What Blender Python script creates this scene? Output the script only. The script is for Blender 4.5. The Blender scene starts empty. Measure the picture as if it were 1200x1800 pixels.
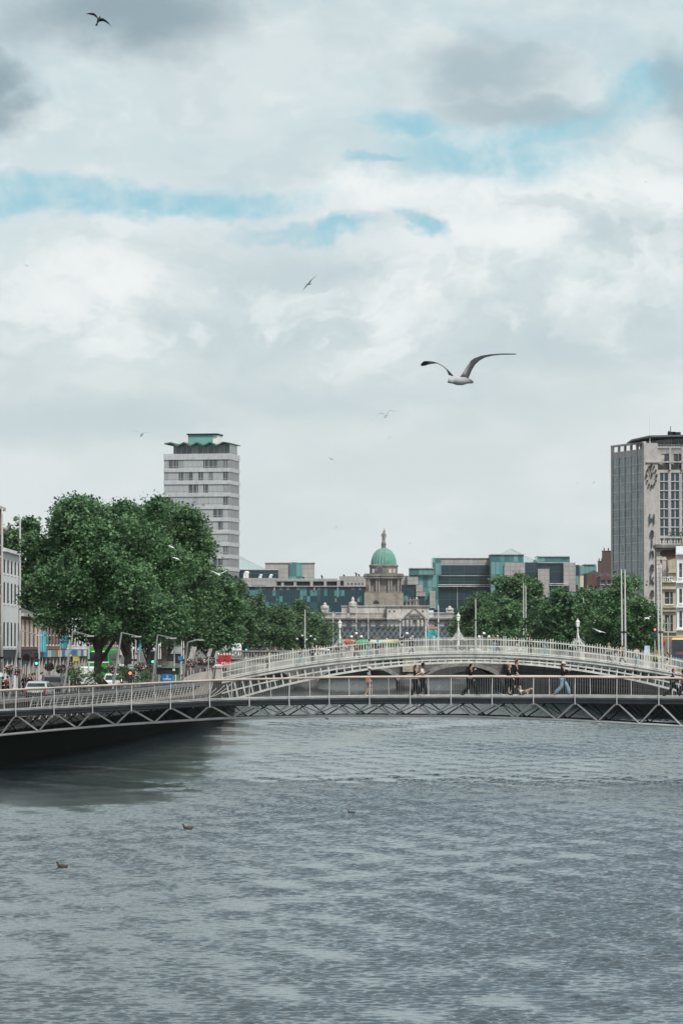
import bpy, bmesh, math, random
import numpy as np
from mathutils import Vector, Matrix
R = math.radians
random.seed(7); rng = np.random.default_rng(7)
scene = bpy.context.scene
COL = scene.collection

# ------------------------------------------------------------------ camera
F = 6750.0; PITCH = math.atan(240/6750); EYE = 6.4
cam_d = bpy.data.cameras.new('camera'); cam = bpy.data.objects.new('camera', cam_d); COL.objects.link(cam)
cam_d.sensor_fit = 'VERTICAL'; cam_d.sensor_height = 36; cam_d.lens = 135
cam_d.clip_start = 1; cam_d.clip_end = 20000
cam.location = (0, 0, EYE); cam.rotation_euler = (R(90)+PITCH, 0, 0)
scene.camera = cam

def P(px, py, Y):
    """photo pixel (1200x1800) at depth Y -> world point"""
    u = (px-600)/F; v = (900-py)/F
    dy = math.cos(PITCH)-v*math.sin(PITCH); dz = math.sin(PITCH)+v*math.cos(PITCH)
    t = Y/dy
    return Vector((u*t, Y, EYE+dz*t))
def PX(px, Y): return P(px, 1140, Y).x
def PZ(py, Y): return P(600, py, Y).z

# ------------------------------------------------------------------ world / sun / exposure
scene.view_settings.view_transform = 'Standard'; scene.view_settings.look = 'None'
scene.view_settings.exposure = 0; scene.view_settings.gamma = 1
SUN_EL, SUN_AZ = R(52), R(150)      # azimuth clockwise from +Y (view direction)
sd = bpy.data.lights.new('sun', 'SUN'); sd.energy = 4.0; sd.angle = R(12); sd.color = (1.0, 0.96, 0.9)
sun = bpy.data.objects.new('sun', sd); COL.objects.link(sun)
sdir = Vector((math.sin(SUN_AZ)*math.cos(SUN_EL), math.cos(SUN_AZ)*math.cos(SUN_EL), math.sin(SUN_EL)))
sun.rotation_euler = sdir.to_track_quat('Z', 'Y').to_euler(); sun.location = (0, 0, 200)

class NT:
    """tiny node-tree writer"""
    def __init__(s, nt): s.nt = nt; s.l = nt.links
    def n(s, t, **kw):
        nd = s.nt.nodes.new(t)
        for k, v in kw.items(): setattr(nd, k, v)
        return nd
    def put(s, sock, v):
        if isinstance(v, bpy.types.NodeSocket): s.l.new(v, sock)
        elif v is not None:
            if sock.type == 'RGBA' and len(v) == 3: v = (*v, 1)
            sock.default_value = v
    def m(s, op, a, b=None, c=None, clamp=False):
        nd = s.n('ShaderNodeMath', operation=op, use_clamp=clamp)
        for i, v in enumerate((a, b, c)):
            if v is not None: s.put(nd.inputs[i], v)
        return nd.outputs[0]
    def vm(s, op, a, b=None):
        nd = s.n('ShaderNodeVectorMath', operation=op)
        s.put(nd.inputs[0], a)
        if b is not None: s.put(nd.inputs[1], b)
        return nd.outputs['Value'] if op in ('LENGTH', 'DOT_PRODUCT') else nd.outputs[0]
    def mix(s, f, a, b, bt='MIX'):
        nd = s.n('ShaderNodeMix', data_type='RGBA', blend_type=bt)
        s.put(nd.inputs[0], f); s.put(nd.inputs[6], a); s.put(nd.inputs[7], b)
        return nd.outputs[2]
    def noise(s, vec, scale, detail=3, rough=0.55, dist=0.0):
        nd = s.n('ShaderNodeTexNoise')
        s.put(nd.inputs['Vector'], vec); nd.inputs['Scale'].default_value = scale
        nd.inputs['Detail'].default_value = detail; nd.inputs['Roughness'].default_value = rough
        nd.inputs['Distortion'].default_value = dist
        return nd.outputs[0]
    def ss(s, v, a, b, t0=0.0, t1=1.0):
        nd = s.n('ShaderNodeMapRange', interpolation_type='SMOOTHSTEP')
        s.put(nd.inputs[0], v); nd.inputs[1].default_value = a; nd.inputs[2].default_value = b
        nd.inputs[3].default_value = t0; nd.inputs[4].default_value = t1
        return nd.outputs[0]

def lin(r, g, b):
    f = lambda c: (c/255/12.92) if c/255 <= .04045 else ((c/255+.055)/1.055)**2.4
    return (f(r), f(g), f(b))

world = bpy.data.worlds.new('World'); scene.world = world; world.use_nodes = True
world.node_tree.nodes.clear()
W = NT(world.node_tree)
SKYK = 0.1
sky = W.n('ShaderNodeTexSky', sky_type='NISHITA', sun_disc=False)
sky.sun_elevation = SUN_EL; sky.sun_rotation = SUN_AZ; sky.dust_density = 1.5
tc = W.n('ShaderNodeTexCoord').outputs['Generated']
st = W.vm('MULTIPLY', tc, (1.0, 1.0, 2.2))
warp = W.noise(W.vm('MULTIPLY', tc, (1, 1, 1.5)), 22, 5, 0.6)
warp2 = W.noise(W.vm('ADD', W.vm('MULTIPLY', tc, (1, 1, 1.4)), (3.1, 5.2, 1.7)), 22, 5, 0.6)
fine = W.noise(tc, 90, 6, 0.6)
comb = W.n('ShaderNodeCombineXYZ')
W.put(comb.inputs[0], W.m('MULTIPLY', W.m('SUBTRACT', warp, 0.5), 0.045))
W.put(comb.inputs[2], W.m('MULTIPLY', W.m('SUBTRACT', warp2, 0.5), 0.030))
wd = W.vm('ADD', tc, comb.outputs[0])
def blob(px, py, rx, ry, soft=0.6, rot=0.0):
    """cloud feature fixed in a direction of the sky dome"""
    d = (P(px, py, 100)-Vector((0, 0, EYE))).normalized()
    q = W.vm('SUBTRACT', wd, tuple(d))
    if rot:
        vr = W.n('ShaderNodeVectorRotate', rotation_type='Y_AXIS'); W.put(vr.inputs['Vector'], q)
        vr.inputs['Angle'].default_value = rot; q = vr.outputs[0]
    q = W.vm('MULTIPLY', q, (F/rx, 25, F/ry))
    return W.ss(W.vm('LENGTH', q), 1.0+soft*.5, 1.0-soft*.6)
def union(items):
    o = items[0]
    for i in items[1:]: o = W.m('MAXIMUM', o, i)
    return o
sep = W.n('ShaderNodeSeparateXYZ'); W.put(sep.inputs[0], tc)
elev = sep.outputs[2]
K = 1/SKYK
def kc(c, k=1.0): return tuple(x*K*k for x in lin(*c))
low = kc((212, 222, 223)); mid = kc((211, 225, 228)); up = kc((193, 215, 221))
base = W.mix(W.ss(elev, 0.055, 0.105), low, mid)
base = W.mix(W.ss(elev, 0.11, 0.17), base, up)
soft = W.noise(st, 16, 5, 0.55)
base = W.mix(W.ss(soft, 0.40, 0.62, 0, 0.6), base, kc((228, 234, 235)))
hz = W.ss(elev, 0.045, 0.085)
puff = W.noise(W.vm('MULTIPLY', wd, (1, 1, 1.5)), 30, 6, 0.56)
puff2 = W.noise(W.vm('ADD', W.vm('MULTIPLY', wd, (1, 1, 1.5)), (0.0035, 0.0, 0.0075)), 30, 6, 0.56)
relief0 = W.m('MULTIPLY', W.m('SUBTRACT', puff, puff2), hz)
base = W.mix(W.m('MULTIPLY', W.ss(puff, 0.50, 0.62, 0, 0.5), hz), base, kc((233, 238, 239)))
base = W.mix(W.m('MULTIPLY', W.ss(puff, 0.47, 0.38, 0, 0.28), hz), base, kc((190, 206, 213)))
base = W.mix(W.m('MULTIPLY', W.ss(W.noise(W.vm('ADD', st, (7, 1, 2)), 20, 5, 0.5), 0.47, 0.68, 0, 0.38), W.ss(elev, 0.03, 0.08)), base, kc((186, 204, 211)))
darkc = union([blob(215, 30, 190, 60, 1.3), blob(-10, 150, 60, 90, 1.2)])
base = W.mix(W.m('MULTIPLY', darkc, 0.85), base, kc((138, 160, 171)))
white = union([blob(230, 480, 120, 45, 1.2), blob(130, 545, 130, 50, 1.3), blob(705, 525, 70, 60, 1.1), blob(1150, 350, 110, 50, 1.2),
               blob(940, 330, 220, 50, 1.2), blob(650, 345, 190, 32, 1.2), blob(880, 425, 90, 60, 1.1)])
base = W.mix(W.m('MULTIPLY', white, W.ss(fine, 0.30, 0.60, 0.45, 0.95)), base, kc((241, 245, 245)))
grey = union([blob(470, 465, 150, 45, 1.2), blob(1060, 590, 200, 50, 1.4), blob(430, 570, 230, 40, 1.3), blob(180, 740, 260, 40, 1.4),
              blob(650, 700, 330, 40, 1.5), blob(1130, 470, 90, 70, 1.3)])
base = W.mix(W.m('MULTIPLY', grey, 0.65), base, kc((193, 209, 214)))
big_c = union([blob(1000, 420, 330, 190, 1.0), blob(200, 520, 260, 120, 1.0), blob(650, 560, 220, 120, 1.0)])
relief = W.m('MULTIPLY', relief0, W.m('ADD', W.m('MULTIPLY', big_c, .8), .2))
crisp = W.m('MULTIPLY', W.ss(W.m('ADD', W.m('ADD', W.m('MULTIPLY', puff, .55), W.m('MULTIPLY', soft, .45)), W.m('MULTIPLY', big_c, .05)), 0.545, 0.580), hz)
base = W.mix(W.m('MULTIPLY', W.m('MULTIPLY', crisp, big_c), 0.34), base, kc((240, 245, 245)))
base = W.mix(W.ss(relief, 0.0, 0.12, 0, 0.50), base, kc((240, 245, 245)))
base = W.mix(W.ss(relief, 0.0, -0.12, 0, 0.30), base, kc((182, 202, 209)))
gap = union([blob(130, 334, 300, 30, .9), blob(350, 345, 190, 24, .9), blob(870, 275, 150, 44, 1.4), blob(960, 225, 150, 36, 1.4, 0.35),
             blob(1110, 150, 130, 28, 1.2, 0.4), blob(735, 415, 40, 20, 1.0, -0.6), blob(540, 392, 95, 13, 1.3),
             blob(760, 225, 110, 24, 1.3), blob(690, 290, 80, 10, 1.0)])
blue = W.mix(0.85, sky.outputs[0], kc((158, 209, 224)))
col = W.mix(W.m('MULTIPLY', gap, W.ss(fine, 0.72, 0.36, 0.45, 1.0)), base, blue)
dk2 = union([blob(850, 135, 110, 50, 1.2), blob(1170, 140, 50, 60, 1.1), blob(900, 185, 120, 26, 1.2)])
col = W.mix(W.m('MULTIPLY', dk2, 0.75), col, kc((160, 182, 191)))
# the part of the sky overhead and behind: broken grey cloud over the blue sky
high = W.mix(W.ss(W.noise(st, 3.0, 5, 0.55), 0.30, 0.52), W.mix(0.6, sky.outputs[0], kc((165, 200, 214))), kc((222, 229, 230), 1.0))
col = W.mix(W.ss(elev, 0.20, 0.34), col, high)
bg = W.n('ShaderNodeBackground'); W.put(bg.inputs[0], col); bg.inputs[1].default_value = SKYK
out = W.n('ShaderNodeOutputWorld'); W.l.new(bg.outputs[0], out.inputs[0])

# ------------------------------------------------------------------ materials
MATS = {}
def mat(name, colr, rough=0.7, metal=0.0, var=0.25, scale=2.0, bump=0.0, bscale=None, spec=0.4, stain=0.0, emit=None, col2=None, transl=0.0):
    if name in MATS: return MATS[name]
    m = bpy.data.materials.new(name); m.use_nodes = True; m.node_tree.nodes.clear(); N = NT(m.node_tree)
    b = N.n('ShaderNodeBsdfPrincipled'); o = N.n('ShaderNodeOutputMaterial')
    oc = N.n('ShaderNodeTexCoord').outputs['Object']
    c = N.mix(N.ss(N.noise(oc, scale, 4, 0.6), 0.3, 0.7), tuple(x*(1-var) for x in colr), col2 or tuple(min(1, x*(1+var)) for x in colr))
    if stain:
        sv = N.vm('MULTIPLY', oc, (1.0, 1.0, 0.12))
        c = N.mix(N.m('MULTIPLY', N.ss(N.noise(sv, 1.6, 5, 0.65), 0.45, 0.72), stain), c, tuple(x*0.28 for x in colr))
    N.put(b.inputs['Base Color'], c); b.inputs['Roughness'].default_value = rough; b.inputs['Metallic'].default_value = metal
    b.inputs['Specular IOR Level'].default_value = spec
    if emit: N.put(b.inputs['Emission Color'], emit[:3]); b.inputs['Emission Strength'].default_value = emit[3]
    if bump:
        bn = N.n('ShaderNodeBump'); bn.inputs['Strength'].default_value = bump; bn.inputs['Distance'].default_value = 0.05
        N.put(bn.inputs['Height'], N.noise(oc, bscale or scale*6, 4)); N.l.new(bn.outputs[0], b.inputs['Normal'])
    if transl:
        t = N.n('ShaderNodeBsdfTranslucent'); N.put(t.inputs[0], c); mx = N.n('ShaderNodeMixShader'); mx.inputs[0].default_value = transl
        N.l.new(b.outputs[0], mx.inputs[1]); N.l.new(t.outputs[0], mx.inputs[2]); N.l.new(mx.outputs[0], o.inputs[0])
    else: N.l.new(b.outputs[0], o.inputs[0])
    MATS[name] = m; return m
def blocks(name, c1, c2, mortar, w, h, msize=0.02, rough=0.85, algae_shade=None, axis='x', offset=0.5, bump=0.3, spec=0.3, stain=0.3, bias=0.0, metal=0.0):
    """coursed masonry / panel grid; axis picks the horizontal coordinate used"""
    if name in MATS: return MATS[name]
    m = bpy.data.materials.new(name); m.use_nodes = True; m.node_tree.nodes.clear(); N = NT(m.node_tree)
    b = N.n('ShaderNodeBsdfPrincipled'); o = N.n('ShaderNodeOutputMaterial')
    oc = N.n('ShaderNodeTexCoord').outputs['Object']; sp = N.n('ShaderNodeSeparateXYZ'); N.put(sp.inputs[0], oc)
    cb = N.n('ShaderNodeCombineXYZ')
    h_ = sp.outputs[0] if axis == 'x' else (sp.outputs[1] if axis == 'y' else N.m('ADD', sp.outputs[0], sp.outputs[1]))
    N.put(cb.inputs[0], h_); N.put(cb.inputs[1], sp.outputs[2])
    br = N.n('ShaderNodeTexBrick', offset=offset, squash=1.0); N.put(br.inputs['Vector'], cb.outputs[0])
    br.inputs['Scale'].default_value = 1; br.inputs['Brick Width'].default_value = w; br.inputs['Row Height'].default_value = h
    br.inputs['Mortar Size'].default_value = msize; br.inputs['Mortar Smooth'].default_value = 0.2; br.inputs['Bias'].default_value = bias
    N.put(br.inputs['Color1'], c1); N.put(br.inputs['Color2'], c2); N.put(br.inputs['Mortar'], mortar)
    c = br.outputs[0]
    if stain:
        c = N.mix(N.m('MULTIPLY', N.ss(N.noise(N.vm('MULTIPLY', oc, (1, 1, .25)), 0.5, 5, 0.65), 0.42, 0.72), stain), c, tuple(x*0.3 for x in c1))
    if algae_shade is not None:
        geo = N.n('ShaderNodeNewGeometry'); gz = N.n('ShaderNodeSeparateXYZ'); N.put(gz.inputs[0], geo.outputs['Position'])
        zz = N.m('ADD', gz.outputs[2], N.m('MULTIPLY', N.m('SUBTRACT', N.noise(oc, 0.6, 5, .6), 0.5), 1.6))
        c = N.mix(N.ss(zz, algae_shade+0.5, algae_shade-0.3), c, (0.010, 0.014, 0.011))  # near-black tone for algae and painted wall shade together
    N.put(b.inputs['Base Color'], c); b.inputs['Roughness'].default_value = rough; b.inputs['Specular IOR Level'].default_value = spec
    b.inputs['Metallic'].default_value = metal
    if bump:
        bn = N.n('ShaderNodeBump'); bn.inputs['Strength'].default_value = bump; bn.inputs['Distance'].default_value = 0.05
        N.put(bn.inputs['Height'], N.m('ADD', N.m('MULTIPLY', br.outputs['Fac'], -1), N.noise(oc, 3, 4))); N.l.new(bn.outputs[0], b.inputs['Normal'])
    N.l.new(b.outputs[0], o.inputs[0]); MATS[name] = m; return m
def panes(name, dark, light, frame, w, h, thr=0.5, fw=0.05, axis='x', rough=0.12, z0=0.0, spec=0.6):
    """glazing: each pane gets its own tone (blinds / glass), thin frames between"""
    if name in MATS: return MATS[name]
    m = bpy.data.materials.new(name); m.use_nodes = True; m.node_tree.nodes.clear(); N = NT(m.node_tree)
    b = N.n('ShaderNodeBsdfPrincipled'); o = N.n('ShaderNodeOutputMaterial')
    oc = N.n('ShaderNodeTexCoord').outputs['Object']; sp = N.n('ShaderNodeSeparateXYZ'); N.put(sp.inputs[0], oc)
    h_ = sp.outputs[0] if axis == 'x' else (sp.outputs[1] if axis == 'y' else N.m('ADD', sp.outputs[0], sp.outputs[1]))
    a = N.m('DIVIDE', h_, w); c_ = N.m('DIVIDE', N.m('SUBTRACT', sp.outputs[2], z0), h)
    cb = N.n('ShaderNodeCombineXYZ'); N.put(cb.inputs[0], N.m('FLOOR', a)); N.put(cb.inputs[1], N.m('FLOOR', c_))
    wn = N.n('ShaderNodeTexWhiteNoise', noise_dimensions='3D'); N.put(wn.inputs[0], cb.outputs[0])
    cb2 = N.n('ShaderNodeCombineXYZ'); N.put(cb2.inputs[0], N.m('FLOOR', N.m('DIVIDE', a, 4))); N.put(cb2.inputs[1], N.m('FLOOR', c_)); cb2.inputs[2].default_value = 5
    wn2 = N.n('ShaderNodeTexWhiteNoise', noise_dimensions='3D'); N.put(wn2.inputs[0], cb2.outputs[0])
    v = N.m('ADD', N.m('MULTIPLY', wn.outputs[0], .7), N.m('MULTIPLY', wn2.outputs[0], .3))
    c = N.mix(N.ss(v, thr-0.12, thr+0.12), dark, light)
    fa = N.m('FRACT', a); fz = N.m('FRACT', c_)
    ed = N.m('MAXIMUM', N.m('LESS_THAN', fa, fw/w*2), N.m('LESS_THAN', fz, fw/h*2))
    c = N.mix(ed, c, frame)
    N.put(b.inputs['Base Color'], c); N.put(b.inputs['Roughness'], N.m('ADD', N.m('MULTIPLY', ed, 0.5), rough)); b.inputs['Specular IOR Level'].default_value = spec
    N.l.new(b.outputs[0], o.inputs[0]); MATS[name] = m; return m

# ------------------------------------------------------------------ mesh builder
class MB:
    def __init__(s): s.v = []; s.f = []; s.mi = []; s.cur = 0
    def add(s, vs, fs):
        k = len(s.v); s.v += [tuple(v) for v in vs]; s.f += [tuple(i+k for i in f) for f in fs]; s.mi += [s.cur]*len(fs); return s
    def box(s, c, d, rz=0.0, taper=1.0):
        x, y, z = (t/2 for t in d); co, si = math.cos(rz), math.sin(rz); vs = []
        for sz in (-1, 1):
            k = taper if sz > 0 else 1
            for sx, sy in ((-1, -1), (1, -1), (1, 1), (-1, 1)):
                a, b = sx*x*k, sy*y*k; vs.append((c[0]+a*co-b*si, c[1]+a*si+b*co, c[2]+sz*z))
        return s.add(vs, [(3, 2, 1, 0), (4, 5, 6, 7), (0, 1, 5, 4), (1, 2, 6, 5), (2, 3, 7, 6), (3, 0, 4, 7)])
    def fbox(s, o, u, u0, u1, d0, d1, z0, z1):
        n = (u[1], -u[0]); vs = []
        for z in (z0, z1):
            for a, d in ((u0, d1), (u1, d1), (u1, d0), (u0, d0)):
                vs.append((o[0]+u[0]*a+n[0]*d, o[1]+u[1]*a+n[1]*d, z))
        return s.add(vs, [(3, 2, 1, 0), (4, 5, 6, 7), (0, 1, 5, 4), (1, 2, 6, 5), (2, 3, 7, 6), (3, 0, 4, 7)])
    def tube(s, pts, r, n=6, caps=True):
        pts = [Vector(p) for p in pts]; rs = r if hasattr(r, '__len__') else [r]*len(pts); vs = []; fs = []
        for i, p in enumerate(pts):
            t = (pts[min(i+1, len(pts)-1)]-pts[max(i-1, 0)]).normalized()
            a = t.cross(Vector((0, 0, 1)) if abs(t.z) < .95 else Vector((1, 0, 0))).normalized(); b = t.cross(a)
            for k in range(n):
                an = 2*math.pi*(k+.5)/n; vs.append(p+(a*math.cos(an)+b*math.sin(an))*rs[i])
        for i in range(len(pts)-1):
            for k in range(n): fs.append((i*n+k, i*n+(k+1) % n, (i+1)*n+(k+1) % n, (i+1)*n+k))
        if caps: fs += [tuple(range(n))[::-1], tuple((len(pts)-1)*n+k for k in range(n))]
        return s.add(vs, fs)
    def lathe(s, prof, c=(0, 0, 0), n=16, sx=1, sy=1):
        vs = []; fs = []
        for r, z in prof:
            for k in range(n): an = 2*math.pi*k/n; vs.append((c[0]+r*math.cos(an)*sx, c[1]+r*math.sin(an)*sy, c[2]+z))
        for i in range(len(prof)-1):
            for k in range(n): fs.append((i*n+k, i*n+(k+1) % n, (i+1)*n+(k+1) % n, (i+1)*n+k))
        fs += [tuple(range(n))[::-1], tuple((len(prof)-1)*n+k for k in range(n))]
        return s.add(vs, fs)
    def ball(s, c, r, n=10, m=6, sc=(1, 1, 1)):
        prof = [(max(1e-3, math.sin(math.pi*i/m)), -math.cos(math.pi*i/m)) for i in range(m+1)]
        vs = []; fs = []
        for rr, z in prof:
            for k in range(n): an = 2*math.pi*k/n; vs.append((c[0]+r*rr*math.cos(an)*sc[0], c[1]+r*rr*math.sin(an)*sc[1], c[2]+r*z*sc[2]))
        for i in range(m):
            for k in range(n): fs.append((i*n+k, i*n+(k+1) % n, (i+1)*n+(k+1) % n, (i+1)*n+k))
        return s.add(vs, fs)
    def prism(s, poly, y0, y1):
        """poly in XZ, extruded along Y"""
        n = len(poly); vs = [(x, y0, z) for x, z in poly]+[(x, y1, z) for x, z in poly]
        return s.add(vs, [tuple(range(n)), tuple(range(2*n-1, n-1, -1))]+[(i, i+n, (i+1) % n+n, (i+1) % n) for i in range(n)])
    def strip(s, tops, bots, y0, y1):
        """band between two polylines (XZ) with depth y0..y1"""
        n = len(tops); vs = []
        for (x, z), (x2, z2) in zip(tops, bots): vs += [(x, y0, z), (x, y1, z), (x2, y1, z2), (x2, y0, z2)]
        fs = [(0, 1, 2, 3), (4*n-1, 4*n-2, 4*n-3, 4*n-4)]
        for i in range(n-1):
            a = 4*i
            for k in range(4): fs.append((a+k, a+4+k, a+4+(k+1) % 4, a+(k+1) % 4))
        return s.add(vs, fs)
    def build(s, name, mats, parent=None, smooth=False, world=True, fix=True):
        me = bpy.data.meshes.new(name); v = s.v
        if parent is not None and world:
            r = parent
            while r.parent: r = r.parent
            L = r.location; v = [(a[0]-L.x, a[1]-L.y, a[2]-L.z) for a in v]
        me.from_pydata(v, [], s.f)
        if not isinstance(mats, (list, tuple)): mats = [mats]
        for m in mats: me.materials.append(m)
        if len(mats) > 1: me.polygons.foreach_set('material_index', s.mi)
        if fix and len(s.f) < 60000:
            bm = bmesh.new(); bm.from_mesh(me); bmesh.ops.recalc_face_normals(bm, faces=bm.faces); bm.to_mesh(me); bm.free()
        if smooth: me.shade_smooth()
        o = bpy.data.objects.new(name, me); COL.objects.link(o)
        if parent is not None: o.parent = parent
        return o
def tag(o, label=None, cat=None, group=None, kind=None):
    if label: o['label'] = label
    if cat: o['category'] = cat
    if group: o['group'] = group
    if kind: o['kind'] = kind
    return o
def thing(name, label, cat, loc=(0, 0, 0), group=None):
    o = bpy.data.objects.new(name, None); o.empty_display_size = 0.2; COL.objects.link(o); o.location = loc
    return tag(o, label, cat, group)
def dup(root, loc=None, rz=None, scale=None, label=None, group=None):
    kids = {}
    for o in list(COL.objects):
        if o.parent: kids.setdefault(o.parent.name, []).append(o)
    def cp(o, par):
        c = o.copy(); COL.objects.link(c); c.parent = par
        for ch in kids.get(o.name, []): cp(ch, c)
        return c
    r = cp(root, None)
    if loc is not None: r.location = loc
    if rz is not None: r.rotation_euler = (0, 0, rz)
    if scale is not None: r.scale = scale if hasattr(scale, '__len__') else (scale,)*3
    if label: r['label'] = label
    if group: r['group'] = group
    return r
def text(word, size, depth, m, name, parent, loc, rot, squeeze=1.0):
    cu = bpy.data.curves.new(name, 'FONT'); cu.body = word; cu.size = size; cu.extrude = depth; cu.align_x = 'CENTER'; cu.align_y = 'CENTER'; cu.resolution_u = 3
    t = bpy.data.objects.new('tmp', cu); COL.objects.link(t)
    dg = bpy.context.evaluated_depsgraph_get(); me = bpy.data.meshes.new_from_object(t.evaluated_get(dg)); bpy.data.objects.remove(t)
    me.materials.clear(); me.materials.append(m)
    M = Matrix.Translation(Vector(loc)) @ rot @ Matrix.Diagonal((squeeze, 1, 1, 1))
    r = parent
    while r.parent: r = r.parent
    me.transform(Matrix.Translation(-r.location) @ M)
    o = bpy.data.objects.new(name, me); COL.objects.link(o); o.parent = parent; return o
FRONT = Matrix.Rotation(R(90), 4, 'X')     # text facing -Y

# ------------------------------------------------------------------ common materials
M_white = mat('white_paint', (0.72, 0.73, 0.70), 0.5, var=0.08, scale=1.5, stain=0.25)
M_hwhite = mat('bridge_white_paint', (0.55, 0.555, 0.52), 0.5, var=0.14, scale=0.8, stain=0.5)
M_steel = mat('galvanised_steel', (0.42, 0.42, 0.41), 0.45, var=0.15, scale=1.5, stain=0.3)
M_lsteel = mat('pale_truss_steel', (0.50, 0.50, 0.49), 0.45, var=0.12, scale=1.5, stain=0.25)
M_bal = mat('baluster_steel', (0.17, 0.175, 0.18), 0.45, var=0.1)
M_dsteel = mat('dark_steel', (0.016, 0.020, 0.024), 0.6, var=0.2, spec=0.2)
M_rail = mat('bronze_handrail', (0.46, 0.39, 0.345), 0.4, var=0.2, scale=0.7)
M_black = mat('black_paint', (0.015, 0.016, 0.018), 0.5, var=0.1)
M_glassd = mat('dark_glass', (0.02, 0.03, 0.035), 0.08, var=0.3, scale=0.5, spec=0.8)
M_wood = mat('wood_deck', (0.16, 0.12, 0.09), 0.8)
M_asph = mat('asphalt', (0.06, 0.06, 0.062), 0.9, var=0.25, scale=0.5, bump=0.2)
M_pave = blocks('paving', (0.12, 0.115, 0.11), (0.15, 0.145, 0.135), (0.08, 0.08, 0.08), 0.9, 0.6, axis='x')
M_roof = mat('roof_slate', (0.09, 0.09, 0.10), 0.8)
M_lean = mat('lamp_grey_steel', (0.24, 0.245, 0.245), 0.5, var=0.15)
M_globe = mat('lamp_globe_glass', (0.8, 0.8, 0.78), 0.3, var=0.03)
M_stone = blocks('granite_wall', (0.036, 0.033, 0.031), (0.070, 0.062, 0.056), (0.012, 0.012, 0.012), 1.5, 0.5, 0.05, axis='y', algae_shade=1.7, stain=0.6, spec=0.04, rough=.95)  # algae is real; the shade low on the quay is put into these dark colours
M_port = mat('portland_stone', (0.45, 0.43, 0.40), 0.85, var=0.16, scale=0.6, stain=0.45, bump=0.2)
M_portd = mat('weathered_stone', (0.19, 0.175, 0.165), 0.9, var=0.25, scale=0.5, stain=0.6, bump=0.2)

# ------------------------------------------------------------------ ground, water, quays
LB = [(-60, -24), (60, -20.6), (186, -20.4), (215, -18.8), (300, -13.0), (337, -11.2), (420, -11.6), (590, -20.5), (640, -17), (700, -12), (750, -8), (870, 2), (960, 25), (1030, 52), (1300, 180), (2500, 900)]
RB = [(-60, 21), (60, 23), (198, 25.5), (337, 31.8), (420, 28.3), (590, 24.9), (750, 24), (870, 38), (960, 70), (1030, 98), (1300, 230), (2500, 1000)]
def bank(b, Y): return float(np.interp(Y, [p[0] for p in b], [p[1] for p in b]))
LZ, RZ = 2.4, 3.2
def land(name, b, z, far):
    mb = MB()
    for (y0, x0), (y1, x1) in zip(b[:-1], b[1:]):
        mb.add([(x0, y0, z), (x1, y1, z), (far, y1, z), (far, y0, z)], [(0, 1, 2, 3)])
    y, x = b[-1]
    mb.add([(x, y, z), (x, 9000, z), (far, 9000, z), (far, y, z)], [(0, 1, 2, 3)])
    return tag(mb.build(name, M_asph), kind='structure')
land('ground', LB, LZ, -6000); land('ground', RB, RZ, 6000)
def footway(name, b, z, off0, off1, Y0, Y1):
    mb = MB(); ys = np.arange(Y0, Y1+1, 20)
    for a, c in zip(ys[:-1], ys[1:]):
        q = [(bank(b, a)+off0, a), (bank(b, c)+off0, c), (bank(b, c)+off1, c), (bank(b, a)+off1, a)]
        mb.add([(x, y, z-.2) for x, y in q]+[(x, y, z+.13) for x, y in q], [(4, 5, 6, 7), (0, 1, 5, 4), (1, 2, 6, 5), (2, 3, 7, 6), (3, 0, 4, 7)])
    return tag(mb.build(name, M_pave), kind='structure')
footway('pavement', LB, LZ, -0.6, -7.5, 100, 580)
footway('pavement', RB, RZ, 0.6, 6.0, 180, 580)

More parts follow.
